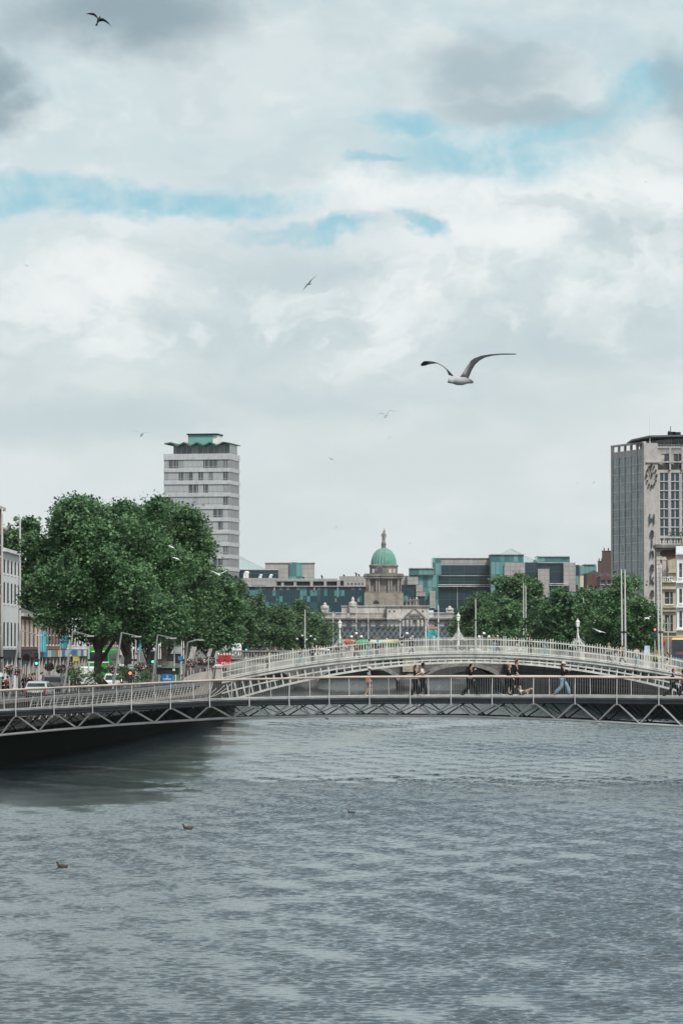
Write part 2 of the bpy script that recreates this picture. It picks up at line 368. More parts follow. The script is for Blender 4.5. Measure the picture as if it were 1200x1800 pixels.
def make_water():
    """near reach: a really waved surface; far reach: plain sheet with a ripple bump"""
    def water_mat(name, bump, scale):
        m = bpy.data.materials.new(name); m.use_nodes = True; m.node_tree.nodes.clear(); N = NT(m.node_tree)
        b = N.n('ShaderNodeBsdfPrincipled'); o = N.n('ShaderNodeOutputMaterial'); g = N.n('ShaderNodeNewGeometry').outputs['Position']
        b.inputs['Base Color'].default_value = WCOL; b.inputs['Roughness'].default_value = 0.07; b.inputs['IOR'].default_value = WIOR
        bn = N.n('ShaderNodeBump'); bn.inputs['Strength'].default_value = bump; bn.inputs['Distance'].default_value = 0.1
        N.put(bn.inputs['Height'], N.noise(N.vm('MULTIPLY', g, (1, 1, 1)), scale, 3, .6)); N.l.new(bn.outputs[0], b.inputs['Normal'])
        N.l.new(b.outputs[0], o.inputs[0]); return m
    rows = []; y = 58.0
    while y < 346: rows.append(y); y += 0.036+0.10*(y-58)/288
    rows = np.array(rows); nc = 760
    xl = np.interp(rows, [p[0] for p in LB], [p[1] for p in LB])-.6; xr = np.interp(rows, [p[0] for p in RB], [p[1] for p in RB])+.6
    k_ = nc//8; vl = np.maximum(xl+.05, -(.0889*rows+2.5)); vr = np.minimum(xr-.05, .0889*rows+2.5)
    t1 = np.linspace(0, 1, k_, endpoint=False); t2 = np.linspace(0, 1, nc-2*k_); t3 = np.linspace(0, 1, k_+1)[1:]
    X = np.concatenate([xl[:, None]+(vl-xl)[:, None]*t1, vl[:, None]+(vr-vl)[:, None]*t2, vr[:, None]+(xr-vr)[:, None]*t3], 1); Y = np.repeat(rows[:, None], nc, 1)
    X = X.astype(np.float32); Y = Y.astype(np.float32); H = np.zeros_like(X)
    g = np.random.default_rng(5); nw = 64; slope = WSLOPE*math.sqrt(2.0/nw)
    big = sum(np.sin(X*a_+Y*b_+c_) for a_, b_, c_ in ((.21, .045, 1), (-.13, .08, 2), (.05, .031, 4), (.33, -.06, 5), (-.27, -.11, .3)))/5
    fineg = sum(np.sin(X*a_+Y*b_+c_) for a_, b_, c_ in ((1.9, .6, 1), (-1.4, .9, 2), (1.1, -.75, 4), (2.9, .4, 5), (-2.3, -1.2, .3)))/5
    for i in range(nw):
        lam = .15*(WLMAX/.15)**(i/(nw-1.0)); th = g.normal(math.pi/2, 0.42)+(math.pi if g.random() < .5 else 0)*0; k = 2*math.pi/lam
        ph = g.random()*6.283; p_ = np.float32(k*math.cos(th))*X+np.float32(k*math.sin(th))*Y+np.float32(ph); s_ = np.sin(p_)
        H += np.float32(slope*lam/(2*math.pi))*(s_+.34*np.sin(2*p_))
    amp = np.clip(1+.7*big+1.0*fineg, .25, 2.4)
    pf = np.polyfit([211, 254, 298, 337, 420], [-8.1, -3.8, 3.5, 12.5, 26], 2)
    d = np.abs(X-np.polyval(pf, Y)+1.6*np.sin(Y*.09)+.8*np.sin(Y*.31+X*.5)); sl = np.clip(1-d/3.6, 0, 1)*np.clip((Y-190)/30, 0, 1)
    calm = np.clip((-4.5-X+1.6*np.sin(Y*.21+X*.3)+.7*np.sin(Y*.6))/6, 0, 1)*np.clip((Y-136+4*np.sin(X*.5))/30, 0, 1)*np.clip(1.1+.5*np.sin(Y*.23+X*.4), .5, 1)
    H *= amp*(1-.8*sl)*(1-.94*np.clip(calm*1.5, 0, 1))
    v = np.stack([X, Y, H], -1).reshape(-1, 3).astype(np.float32); nr = len(rows)
    ii = (np.arange(nr-1)[:, None]*nc+np.arange(nc-1)[None, :]).ravel(); q = np.stack([ii, ii+1, ii+nc+1, ii+nc], 1).astype(np.int32); n = len(q)
    me = bpy.data.meshes.new('water'); me.vertices.add(len(v)); me.vertices.foreach_set('co', v.ravel()); me.loops.add(n*4); me.loops.foreach_set('vertex_index', q.ravel())
    me.polygons.add(n); me.polygons.foreach_set('loop_start', np.arange(0, n*4, 4, dtype=np.int32)); me.polygons.foreach_set('loop_total', np.full(n, 4, dtype=np.int32)); me.update(calc_edges=True)
    me.shade_smooth(); me.materials.append(water_mat('river_water', .10, 7.0)); w = bpy.data.objects.new('water', me); COL.objects.link(w); tag(w, kind='structure')
    mb = MB(); ys = [345.6, 420, 500, 590, 640, 700, 750, 870, 960, 1030, 1300, 2500]
    for a, c in list(zip(ys[:-1], ys[1:]))+[(-60, 58.4)]:
        mb.add([(bank(LB, a)-3, a, -.03), (bank(RB, a)+3, a, -.03), (bank(RB, c)+3, c, -.03), (bank(LB, c)-3, c, -.03)], [(0, 1, 2, 3)])
    return tag(mb.build('water', water_mat('far_river_water', .5, 1.2)), kind='structure')
WSLOPE, WLMAX, WIOR, WCOL = 0.205, 0.58, 1.95, (0.018, 0.032, 0.040, 1)
make_water()
M_cope = mat('coping_stone', (0.16, 0.155, 0.15), .85, stain=.4)
def quay_wall(label, b, z, sgn, Y0, Y1):
    t = thing('quay_wall', label, 'wall', (bank(b, Y0), Y0, 0))
    w = MB(); c = MB(); st = MB(); ys = list(np.arange(Y0, Y1, 12.0))+[Y1]
    for a, d in zip(ys[:-1], ys[1:]):
        xa, xd = bank(b, a), bank(b, d)
        def sec(mb, i0, i1, z0, z1):
            q = [(xa+sgn*i0, a), (xd+sgn*i0, d), (xd+sgn*i1, d), (xa+sgn*i1, a)]
            mb.add([(x, y, z0) for x, y in q]+[(x, y, z1) for x, y in q], [(3, 2, 1, 0), (4, 5, 6, 7), (0, 1, 5, 4), (1, 2, 6, 5), (2, 3, 7, 6), (3, 0, 4, 7)])
        sec(w, 0.0, 1.2, -2, z+0.12); sec(st, -0.06, 0.55, z+0.12, z+0.42); sec(w, 0.04, 0.50, z+0.42, z+1.02); sec(c, -0.05, 0.6, z+1.02, z+1.2)
    w.build('wall', M_stone, t); st.build('string_course', M_stone, t); c.build('coping', M_cope, t)
    return t
quay_wall('long dark granite quay wall on the left bank, with the timber boardwalk hung on it', LB, LZ-0.1, -1, -60, 1300)
quay_wall('brown granite quay wall on the right bank behind both footbridges', RB, RZ-0.1, 1, -60, 1300)

# ------------------------------------------------------------------ near steel footbridge
MPX = [-260, 0, 100, 200, 380, 600, 800, 1000, 1200, 1480]
MRAIL = [1229, 1213.5, 1208.8, 1204, 1195.5, 1190.5, 1189.3, 1189.8, 1192.5, 1200]
MDECK = [1268, 1250.5, 1245.5, 1240.5, 1231.5, 1227.3, 1226.3, 1226.5, 1228.5, 1236]
MBOT = [1332, 1292, 1282.5, 1274.5, 1263, 1258, 1259, 1266, 1277, 1300]
def MY(px): return 202.0-8.0*px/1200
def mrail(px): return P(px, float(np.interp(px, MPX, MRAIL)), MY(px))
def mdeck(px): return P(px, float(np.interp(px, MPX, MDECK)), MY(px))
def mbot(px): return P(px, float(np.interp(px, MPX, MBOT)), MY(px))
WD = Vector((0.25, 0.968, 0)); WID = 4.0
def steel_bridge():
    t = thing('footbridge', 'modern steel truss footbridge with bronze handrail crossing the river in front', 'bridge', mdeck(600))
    pxs = [29+(67.0+0.22*i)*(i) for i in range(-4, 21)]
    fine_ = np.linspace(pxs[0], pxs[-1], 73)
    for side in (0, 1):
        off = WD*(WID*side)
        MB().tube([mrail(p)+off for p in fine_], 0.055, 8).build('handrail', M_rail, t, True)
        mb = MB(); mb.tube([mdeck(p)+off+Vector((0, 0, .10)) for p in fine_], 0.022, 5)
        mb.build('toe_rail', M_steel, t)
        MB().tube([mdeck(p)+off+Vector((0, 0, -.26)) for p in fine_], 0.05, 8).build('top_chord', M_dsteel, t, True)
        inn = WD*(0.55 if side == 0 else WID-0.55)
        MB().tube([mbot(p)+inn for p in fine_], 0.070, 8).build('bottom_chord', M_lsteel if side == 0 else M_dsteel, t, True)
        for a, c in zip(pxs[:-1], pxs[1:]):
            mb = MB(); n = 17
            for k in range(1, n):
                p = a+(c-a)*k/n; d = mdeck(p)+off; r_ = mrail(p)+off
                mb.tube([d+Vector((0, 0, .1)), r_], 0.0075, 4, False)
            mb.build('railing_panel', M_bal, t)
            m = (a+c)/2; lo = mbot(m)+inn
            for q in (a, c):
                mb = MB(); e = 2.0 if q == a else -2.0
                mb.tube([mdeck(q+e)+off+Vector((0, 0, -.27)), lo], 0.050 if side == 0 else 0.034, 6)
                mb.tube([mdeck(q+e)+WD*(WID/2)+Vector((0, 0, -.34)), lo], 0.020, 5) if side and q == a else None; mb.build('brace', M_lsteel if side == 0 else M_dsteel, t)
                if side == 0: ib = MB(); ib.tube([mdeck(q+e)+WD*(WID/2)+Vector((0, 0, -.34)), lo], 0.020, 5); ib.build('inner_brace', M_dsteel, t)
        for p in pxs:
            d = mdeck(p)+off; r_ = mrail(p)+off; nrm = WD*(-1 if side == 0 else 1)
            mb = MB(); mb.tube([d+nrm*.06+Vector((0, 0, -.34)), d+nrm*.09+Vector((0, 0, .0)), r_], [.035, .032, .022], 6); mb.build('post', M_steel, t)
    # deck slab with edge beams
    top = MB(); edges = [MB(), MB()]; kerb = MB()
    for a, c in zip(fine_[:-1], fine_[1:]):
        A, C = mdeck(a), mdeck(c); z = Vector((0, 0, .04))
        q = [A+z+WD*.05, C+z+WD*.05, C+z+WD*(WID-.05), A+z+WD*(WID-.05)]; lo = [v-Vector((0, 0, .10)) for v in q]
        fs = [(0, 1, 2, 3), (7, 6, 5, 4), (0, 4, 5, 1), (2, 6, 7, 3)]
        top.add(q+lo, fs)
        for edge, (i0, i1) in zip(edges, ((.02, .22), (WID-.22, WID-.02))):
            q = [A+WD*i0-z*1.5, C+WD*i0-z*1.5, C+WD*i1-z*1.5, A+WD*i1-z*1.5]; lo = [v-Vector((0, 0, .17)) for v in q]
            edge.add(q+lo, fs)
        for i0, i1 in ((.0, .12), (WID-.12, WID)):
            q = [A+WD*i0+z*1.6, C+WD*i0+z*1.6, C+WD*i1+z*1.6, A+WD*i1+z*1.6]; lo = [v-Vector((0, 0, .045)) for v in q]
            kerb.add(q+lo, fs)
    top.build('deck', mat('pale_deck', (0.17, 0.17, 0.17), 0.7, scale=1.5), t); [e_.build('edge_beam', M_dsteel, t) for e_ in edges]; kerb.build('kerb_strip', M_steel, t)
    for px in (-190, 1445):
        c = mbot(px)+WD*(WID/2); w = MB(); zt = mdeck(px).z-.3
        w.add([(c.x-3, c.y-2.6, -2), (c.x+3, c.y-2.6, -2), (c.x+3, c.y+2.6, -2), (c.x-3, c.y+2.6, -2),
               (c.x-1.6, c.y-2.0, zt-1.3), (c.x+1.6, c.y-2.0, zt-1.3), (c.x+1.6, c.y+2.0, zt-1.3), (c.x-1.6, c.y+2.0, zt-1.3)],
              [(3, 2, 1, 0), (4, 5, 6, 7), (0, 1, 5, 4), (1, 2, 6, 5), (2, 3, 7, 6), (3, 0, 4, 7)])
        w.build('abutment', M_stone, t)
steel_bridge()

# ------------------------------------------------------------------ white cast-iron arch footbridge
HY = 335.2; HW = 3.7
def hdeck(px): return 1149+2.6e-4*(px-815)**2
def hrib(px): return 1164+3.8e-4*(px-826)**2
def arch_bridge():
    t = thing('arched_footbridge', 'white cast iron arched footbridge with picket railings and lamps', 'bridge', P(815, 1150, HY))
    px0, px1 = 378, 1242
    xs = np.linspace(px0, px1, 90); V = lambda p, y: (PX(p, HY), PZ(y, HY))
    cor = MB(); cor.strip([V(p, hdeck(p)) for p in xs], [V(p, hdeck(p)+5.2) for p in xs], HY-.12, HY+HW+.12)
    cor.strip([V(p, hdeck(p)-1.4) for p in xs], [V(p, hdeck(p)) for p in xs], HY-.22, HY-.0)
    cor.strip([V(p, hdeck(p)-1.4) for p in xs], [V(p, hdeck(p)) for p in xs], HY+HW, HY+HW+.22)
    cor.build('deck', M_hwhite, t)
    for y0 in (HY, HY+HW/2-.06, HY+HW-.12):
        ch = MB(); dz = 1.5
        for f in (0.0, 0.5, 1.0):
            ln = [(p, (hdeck(p)+5.2)*(1-f)+hrib(p)*f) for p in xs if hrib(p) < 1246]
            w = dz*(1.2 if f == 1 else .8)
            ch.strip([V(p, y-w+(w if f == 0 else 0)) for p, y in ln], [V(p, y+w+(w*.3 if f == 0 else 0)) for p, y in ln], y0-(.05 if f == 1 else 0), y0+.12+(.05 if f == 1 else 0))
        stt = ch; n = 62
        for i in range(n+1):
            p = px0+6+(px1-px0-12)*i/n
            if hrib(p) > 1246: continue
            sl = 2*3.3e-4*(p-822); yt = hdeck(p)+5; yb = hrib(p); h = yb-yt; pb = p-(-sl)*0-sl*h*0.85
            wd = 1.05
            stt.prism([V(p-wd, yt), V(p+wd, yt), V(pb+wd, yb), V(pb-wd, yb)], y0+.015, y0+.105)
        ch.build('arch_rib', M_hwhite, t)
    # railings, one panel per bay
    bay = 41.5; k0 = -11; n_b = 20
    for side, yy in ((0, HY-.05), (1, HY+HW+.05)):
        for b in range(n_b+1):
            a = 390+bay*b; z0, z1 = PZ(hdeck(a)-1, HY), PZ(hdeck(a)-30.5, HY); x = PX(a, HY)
            m = MB(); m.box((x, yy, (z0+z1)/2), (.07, .07, z1-z0)); m.ball((x, yy, z1+.03), .055, 6, 4); m.build('post', M_hwhite, t)
            if b == n_b: break
            mb = MB(); pp = np.linspace(a, a+bay, 7)
            for d0 in (25.5, 13.5, 4.0):
                mb.strip([V(p, hdeck(p)-d0-.8) for p in pp], [V(p, hdeck(p)-d0+.8) for p in pp], yy-.02, yy+.02)
            n = 18
            for k in range(1, n):
                p = a+bay*k/n; tall = k % 2 == 0; x = PX(p, HY); z0 = PZ(hdeck(p)-1, HY); z1 = PZ(hdeck(p)-(28.5 if tall else 15.5), HY)
                r = .019 if tall else .014
                mb.box((x, yy, (z0+z1)/2), (2*r, 2*r, z1-z0))
                if tall: mb.box((x, yy, z1+.03), (.045, .03, .07), taper=.2)
            mb.build('railing_panel', M_hwhite, t)
    # three lamp hoops over the walkway
    for px in (597, 806, 1017):
        x = PX(px, HY); zr = PZ(hdeck(px)-26, HY); yc = HY+HW/2; ztop = PZ(hdeck(px)-72, HY); hz = PZ(hdeck(px)-40, HY)
        mb = MB()
        pts = [(x, yc+(HW/2+.05)*math.cos(a), zr-.6+(hz+.25-(zr-.6))*math.sin(a)) for a in np.linspace(0, math.pi, 14)]
        mb.tube(pts, .05, 6)
        hoop = mb.build('lamp_hoop', M_hwhite, t)
        for s_ in (-1, 1):
            sc = MB()
            pr = [(x+s_*(.62*(1-u)**2.2+.045), yc-.0, zr-.15+(hz+.45-zr+.15)*u) for u in np.linspace(0, 1, 9)]
            for yy in (HY-.05, yc, HY+HW+.05):
                sc.tube([(a, yy, c if yy == yc else zr-.15+(c-zr+.15)*.55) for a, _, c in pr], .03, 5)
                for k in range(3):
                    cx = x+s_*(.34-.1*k); cz = zr+.1+.17*k
                    sc.tube([(cx+.10*math.cos(a), yy, cz+.10*math.sin(a)) for a in np.linspace(0, 5.5, 8)], .018, 4)
            sc.build('scroll', M_hwhite, hoop)
        po = MB(); zl = ztop-.75
        po.tube([(x, yc, hz), (x, yc, hz+.35), (x, yc, hz+.45), (x, yc, zl)], [.12, .06, .085, .04], 8); po.build('lamp_post', M_hwhite, hoop)
        la = MB(); la.lathe([(.06, 0), (.10, .05), (.17, .42), (.21, .46), (.12, .62), (.05, .68), (.03, .80)], (x, yc, zl), 6)
        ln_ = la.build('lantern', M_hwhite, hoop)
        gl = MB(); gl.lathe([(.115, .06), (.178, .40)], (x, yc, zl), 6); gl.build('lantern_glass', M_globe, ln_)
    # stone pillars and wing walls at the ends
    for px, s_ in ((382, -1), (1250, 1)):
        x = PX(px, HY)
        for yy in (HY-.2, HY+HW+.2):
            pb = MB(); pb.box((x, yy, 1.6), (.62, .95, 6.2)); pb.build('pillar', M_port, t)
            pc = MB(); pc.box((x, yy, 4.8), (.78, 1.1, .16)); pc.box((x, yy, 4.95), (.55, .8, .16), taper=.6); pc.build('pillar_cap', M_port, t)
        ab = MB(); ab.box((x+s_*2.2, HY+HW/2, .8), (5.2, HW+2, 5.6)); ab.build('abutment', M_stone, t)
        wl = MB()
        pts = [(x+s_*(.3+2.6*u), 4.75-.3*min(1, u*6)-.6*u**2) for u in np.linspace(0, 1, 12)]
        wl.strip(pts, [(a, 2.0) for a, _ in pts], HY-.55, HY-.15); wl.build('wing_wall', M_port, t)
arch_bridge()

# ------------------------------------------------------------------ boardwalk on the left quay wall
def boardwalk():
    t = thing('boardwalk', 'timber riverside boardwalk with leaning steel posts and wire railing, left bank', 'boardwalk', (bank(LB, 215), 215, 3))
    ys = np.arange(206, 333, 2.2)
    def bx(Y):
        u = (Y-206)/127; return bank(LB, Y)+2.4+0.9*math.sin(u*math.pi*2.2)*0.6-max(0, u-.80)*13
    def bz(Y): return 2.75+max(0, (Y-305)/28)**2*1.1
    dk = MB(); 
    for a, c in zip(ys[:-1], ys[1:]):
        q = [(bank(LB, a), a, bz(a)), (bank(LB, c), c, bz(c)), (bx(c), c, bz(c)), (bx(a), a, bz(a))]
        dk.add(q+[(x, y, z-.12) for x, y, z in q], [(0, 1, 2, 3), (7, 6, 5, 4), (0, 4, 5, 1), (1, 5, 6, 2), (2, 6, 7, 3), (3, 7, 4, 0)])
    dk.build('deck', M_wood, t)
    for k, h in enumerate((.18, .33, .48, .63, .78, .93)):
        MB().tube([(bx(Y)+.1+.22*h, Y, bz(Y)+h) for Y in ys], .016, 4).build('wire', M_steel, t)
    MB().tube([(bx(Y)+.4, Y, bz(Y)+1.12) for Y in ys], .05, 6).build('handrail', M_dsteel, t)
    for Y in ys:
        x, z = bx(Y), bz(Y); p = MB(); p.tube([(x+.02, Y, z-.2), (x+.12, Y, z+.1), (x+.4, Y, z+1.12)], [.04, .035, .03], 5); p.build('post', M_steel, t)
    fr = MB()
    for Y in ys[::1]:
        x = bank(LB, Y); fr.tube([(x, Y, bz(Y)-.95), (bx(Y)-.2, Y, bz(Y)-.2)], .04, 4); fr.tube([(x, Y, bz(Y)-.2), (bx(Y), Y, bz(Y)-.2)], .04, 4)
    for k in range(3): fr.tube([(bank(LB, Y)+.7+.7*k, Y, bz(Y)-.25-.25*(2-k)) for Y in ys], .03, 4)
    fr.build('support_frame', M_steel, t)
boardwalk()

# ------------------------------------------------------------------ facades
def unit(a, b):
    d = Vector((b[0]-a[0], b[1]-a[1])); return (d.x/d.length, d.y/d.length), d.length
def facade(t, o, u, Wd, z0, z1, cols, rows, wall_m, glass_m, frame_m, depth=10.0, rec=0.22, bars=(1, 1), sill=None, sill_m=None, name='window', core=True, wname='wall'):
    """solid wall with real openings; every opening gets a glazed window of its own"""
    w = MB()
    cols = sorted(cols); rows = sorted(rows)
    if core: w.fbox(o, u, 0, Wd, -depth, -rec-.06, z0, z1)
    e = 0.0
    for c0, c1 in cols:
        if c0 > e: w.fbox(o, u, e, c0, -rec-.06, 0, z0, z1)
        zz = z0
        for r0, r1 in rows:
            if r0 > zz: w.fbox(o, u, c0, c1, -rec-.06, 0, zz, r0)
            zz = r1
        if z1 > zz: w.fbox(o, u, c0, c1, -rec-.06, 0, zz, z1)
        e = c1
    if Wd > e: w.fbox(o, u, e, Wd, -rec-.06, 0, z0, z1)
    wo = w.build(wname, wall_m, t)
    pf, pg = (.05, .045) if rec > .1 else (.008, .006)
    for c0, c1 in cols:
        for r0, r1 in rows:
            g = MB(); g.fbox(o, u, c0, c1, -rec-.05, -rec-.01, r0, r1)
            g.cur = 1; fw = min(.09, (c1-c0)*.08); nx, nz = bars
            for i in range(nx+1):
                a = c0+(c1-c0)*i/nx; g.fbox(o, u, max(c0, a-fw/2), min(c1, a+fw/2), -rec-.01, -rec+pf, r0, r1)
            for i in range(nz+1):
                a = r0+(r1-r0)*i/nz; g.fbox(o, u, c0, c1, -rec-.01, -rec+pg, max(r0, a-fw/2), min(r1, a+fw/2))
            if sill: g.fbox(o, u, c0-.08, c1+.08, -.05, sill, r0-.14, r0-.005)
            g.build(name, [glass_m, frame_m], t)
    return wo

M_brick = blocks('red_brick', (0.20, 0.085, 0.06), (0.26, 0.11, 0.08), (0.22, 0.19, 0.17), 0.23, 0.08, 0.01, axis='y', stain=0.3)
M_brickx = blocks('dark_brick', (0.10, 0.055, 0.045), (0.13, 0.07, 0.055), (0.12, 0.10, 0.09), 0.23, 0.08, 0.01, axis='x', stain=0.4)
M_orange = blocks('orange_brick', (0.30, 0.13, 0.08), (0.36, 0.16, 0.10), (0.26, 0.22, 0.18), 0.23, 0.08, 0.01, axis='xy', stain=0.15)
M_cream = mat('cream_render', (0.56, 0.50, 0.38), 0.8, var=0.1, stain=0.35)
M_blind = mat('cream_blind', (0.60, 0.55, 0.46), 0.6, var=0.08)
M_whiter = mat('white_render', (0.66, 0.68, 0.69), 0.8, var=0.05, stain=0.25)
M_win = mat('window_glass', (0.05, 0.06, 0.07), 0.1, var=0.5, scale=0.3, spec=0.8)
M_shopd = mat('dark_shopfront', (0.03, 0.035, 0.045), 0.5)
M_teal = mat('teal_banner_cloth', (0.12, 0.42, 0.50), 0.8, var=0.12)
M_chim = blocks('chimney_brick', (0.085, 0.055, 0.05), (0.12, 0.075, 0.065), (0.10, 0.09, 0.08), 0.23, 0.08, 0.01, axis='x')
M_pot = mat('terracotta', (0.20, 0.12, 0.09), 0.8)

def chimney(parent, x, y, z, w=1.6, h=1.6, n=3, m=None):
    c = MB(); c.box((x, y, z+h/2), (w, .8, h)); c.box((x, y, z+h+.06), (w+.15, .95, .12)); o = c.build('chimney', m or M_chim, parent)
    p = MB()
    for i in range(n): p.lathe([(.12, 0), (.14, .1), (.10, .5), (.13, .55)], (x-w/2+w*(i+.5)/n, y, z+h+.12), 8)
    p.build('chimney_pot', M_pot, o)

# left street: fronts stand along X = -31, seen very obliquely, running away from the camera
M_wins = mat('matte_dark_window', (0.03, 0.035, 0.04), 0.55, var=.4, scale=.5, spec=.15)  # matte dark glass that hardly mirrors the sky
def street_house(label, Y0, Y1, top, wall_m, ncol, rows, glass_m=M_wins, shop_m=M_shopd, X=-31.0, bars=(1, 2), cornice=M_port, roof=True, chim=1, signs=None):
    L = Y1-Y0; t = thing('terraced_building', label, 'building', (X, Y0, LZ), 'shop buildings along the left quay')
    pw = L/ncol; cols = [(pw*(i+.5)-pw*.27, pw*(i+.5)+pw*.27) for i in range(ncol)]
    facade(t, (X, Y0), (0, 1), L, LZ+3.9, top, cols, rows, wall_m, glass_m, M_white, depth=11, rec=.02, bars=bars, sill=.03)
    s = MB(); s.fbox((X, Y0), (0, 1), 0, L, -10.9, -.35, LZ, LZ+3.9); s.build('ground_storey', shop_m, t)
    nb = max(2, int(L/4.5))
    for i in range(nb+1): pil = MB(); pil.fbox((X, Y0), (0, 1), max(0, L*i/nb-.25), min(L, L*i/nb+.25), -.35, .08, LZ, LZ+3.1); pil.build('shop_pilaster', cornice, t)
    for i in range(nb):
        g = MB(); g.fbox((X, Y0), (0, 1), L*i/nb+.25, L*(i+1)/nb-.25, -.33, -.2, LZ+.5, LZ+3.0); g.build('shop_window', M_glassd, t)
        fs = MB(); fs.fbox((X, Y0), (0, 1), L*i/nb+.02, L*(i+1)/nb-.02, -.35, .2, LZ+3.1, LZ+3.82)
        fs.build('shop_sign', (signs[i % len(signs)] if signs else shop_m), t)
    c = MB(); c.fbox((X, Y0), (0, 1), -.0, L, -.3, .3, top, top+.3); c.build('cornice', cornice, t)
    if roof:
        r = MB(); n = 2
        r.add([(X-.2, Y0, top+.3), (X-.2, Y1, top+.3), (X-5.5, Y1, top+2.6), (X-5.5, Y0, top+2.6), (X-11, Y0, top+.3), (X-11, Y1, top+.3)],
              [(0, 1, 2, 3), (3, 2, 5, 4), (0, 3, 4), (1, 5, 2), (0, 4, 5, 1)])
        ro = r.build('roof', M_roof, t)
        for k in range(chim): chimney(ro, X-4.5, Y0+.8+(L-1.6)*k/max(1, chim-1) if chim > 1 else Y0+.8, top+1.5)
    return t
rw = lambda *a: [(PZ(b, 360), PZ(c, 360)) for b, c in a]
street_house('orange brick building cut by the left edge of the photograph', 318, 351.5, PZ(899, 352), M_orange, 7, [(7.6, 9.6), (11.2, 13.2), (14.8, 16.8)], shop_m=M_shopd)
street_house('white rendered building with three columns of tall dark windows, far left', 351.8, 371.5, PZ(973, 360), M_whiter, 5, rw((1137, 1094), (1062, 1025), (1010, 985)), chim=2, bars=(1, 1), cornice=M_whiter)
street_house('red brick building with cream blinds in tall windows, behind the far left masts', 371.8, 398, PZ(1085, 385), M_brick, 5, [(6.7, 9.2)], glass_m=M_blind, cornice=M_port, bars=(1, 1), chim=0)
cols_ = [mat('sign_blue', (0.03, 0.18, 0.42), 0.5), M_cream, mat('sign_teal', (0.05, 0.35, 0.38), 0.5), mat('sign_orange', (0.42, 0.16, 0.04), 0.5), M_whiter]
street_house('brick building with coloured shop signs, between the red brick front and the green bus', 398.3, 434, PZ(1080, 410), M_brick, 8, [(6.8, 8.8), (10.0, 11.6)], shop_m=M_cream, signs=cols_, chim=2)
street_house('pale shop building in the shade of the big plane tree, just behind the green bus', 434.3, 470, PZ(1060, 450), M_whiter, 8, [(6.8, 8.8), (10.2, 12.0)], signs=cols_[::-1], chim=2)
street_house('dark brick building under the trees, well behind the green bus', 470.3, 540, PZ(1030, 500), M_brick, 14, [(6.8, 8.8), (10.2, 12.2), (13.6, 15.4)], signs=cols_, chim=3)
# the dark roofs and chimneys seen over the white building
street_house('tall house with chimney pots behind the white rendered building, far left', 385, 420, PZ(925, 400), M_brick, 6, [(15, 17.0), (11, 13.5)], X=-36.5, chim=2)

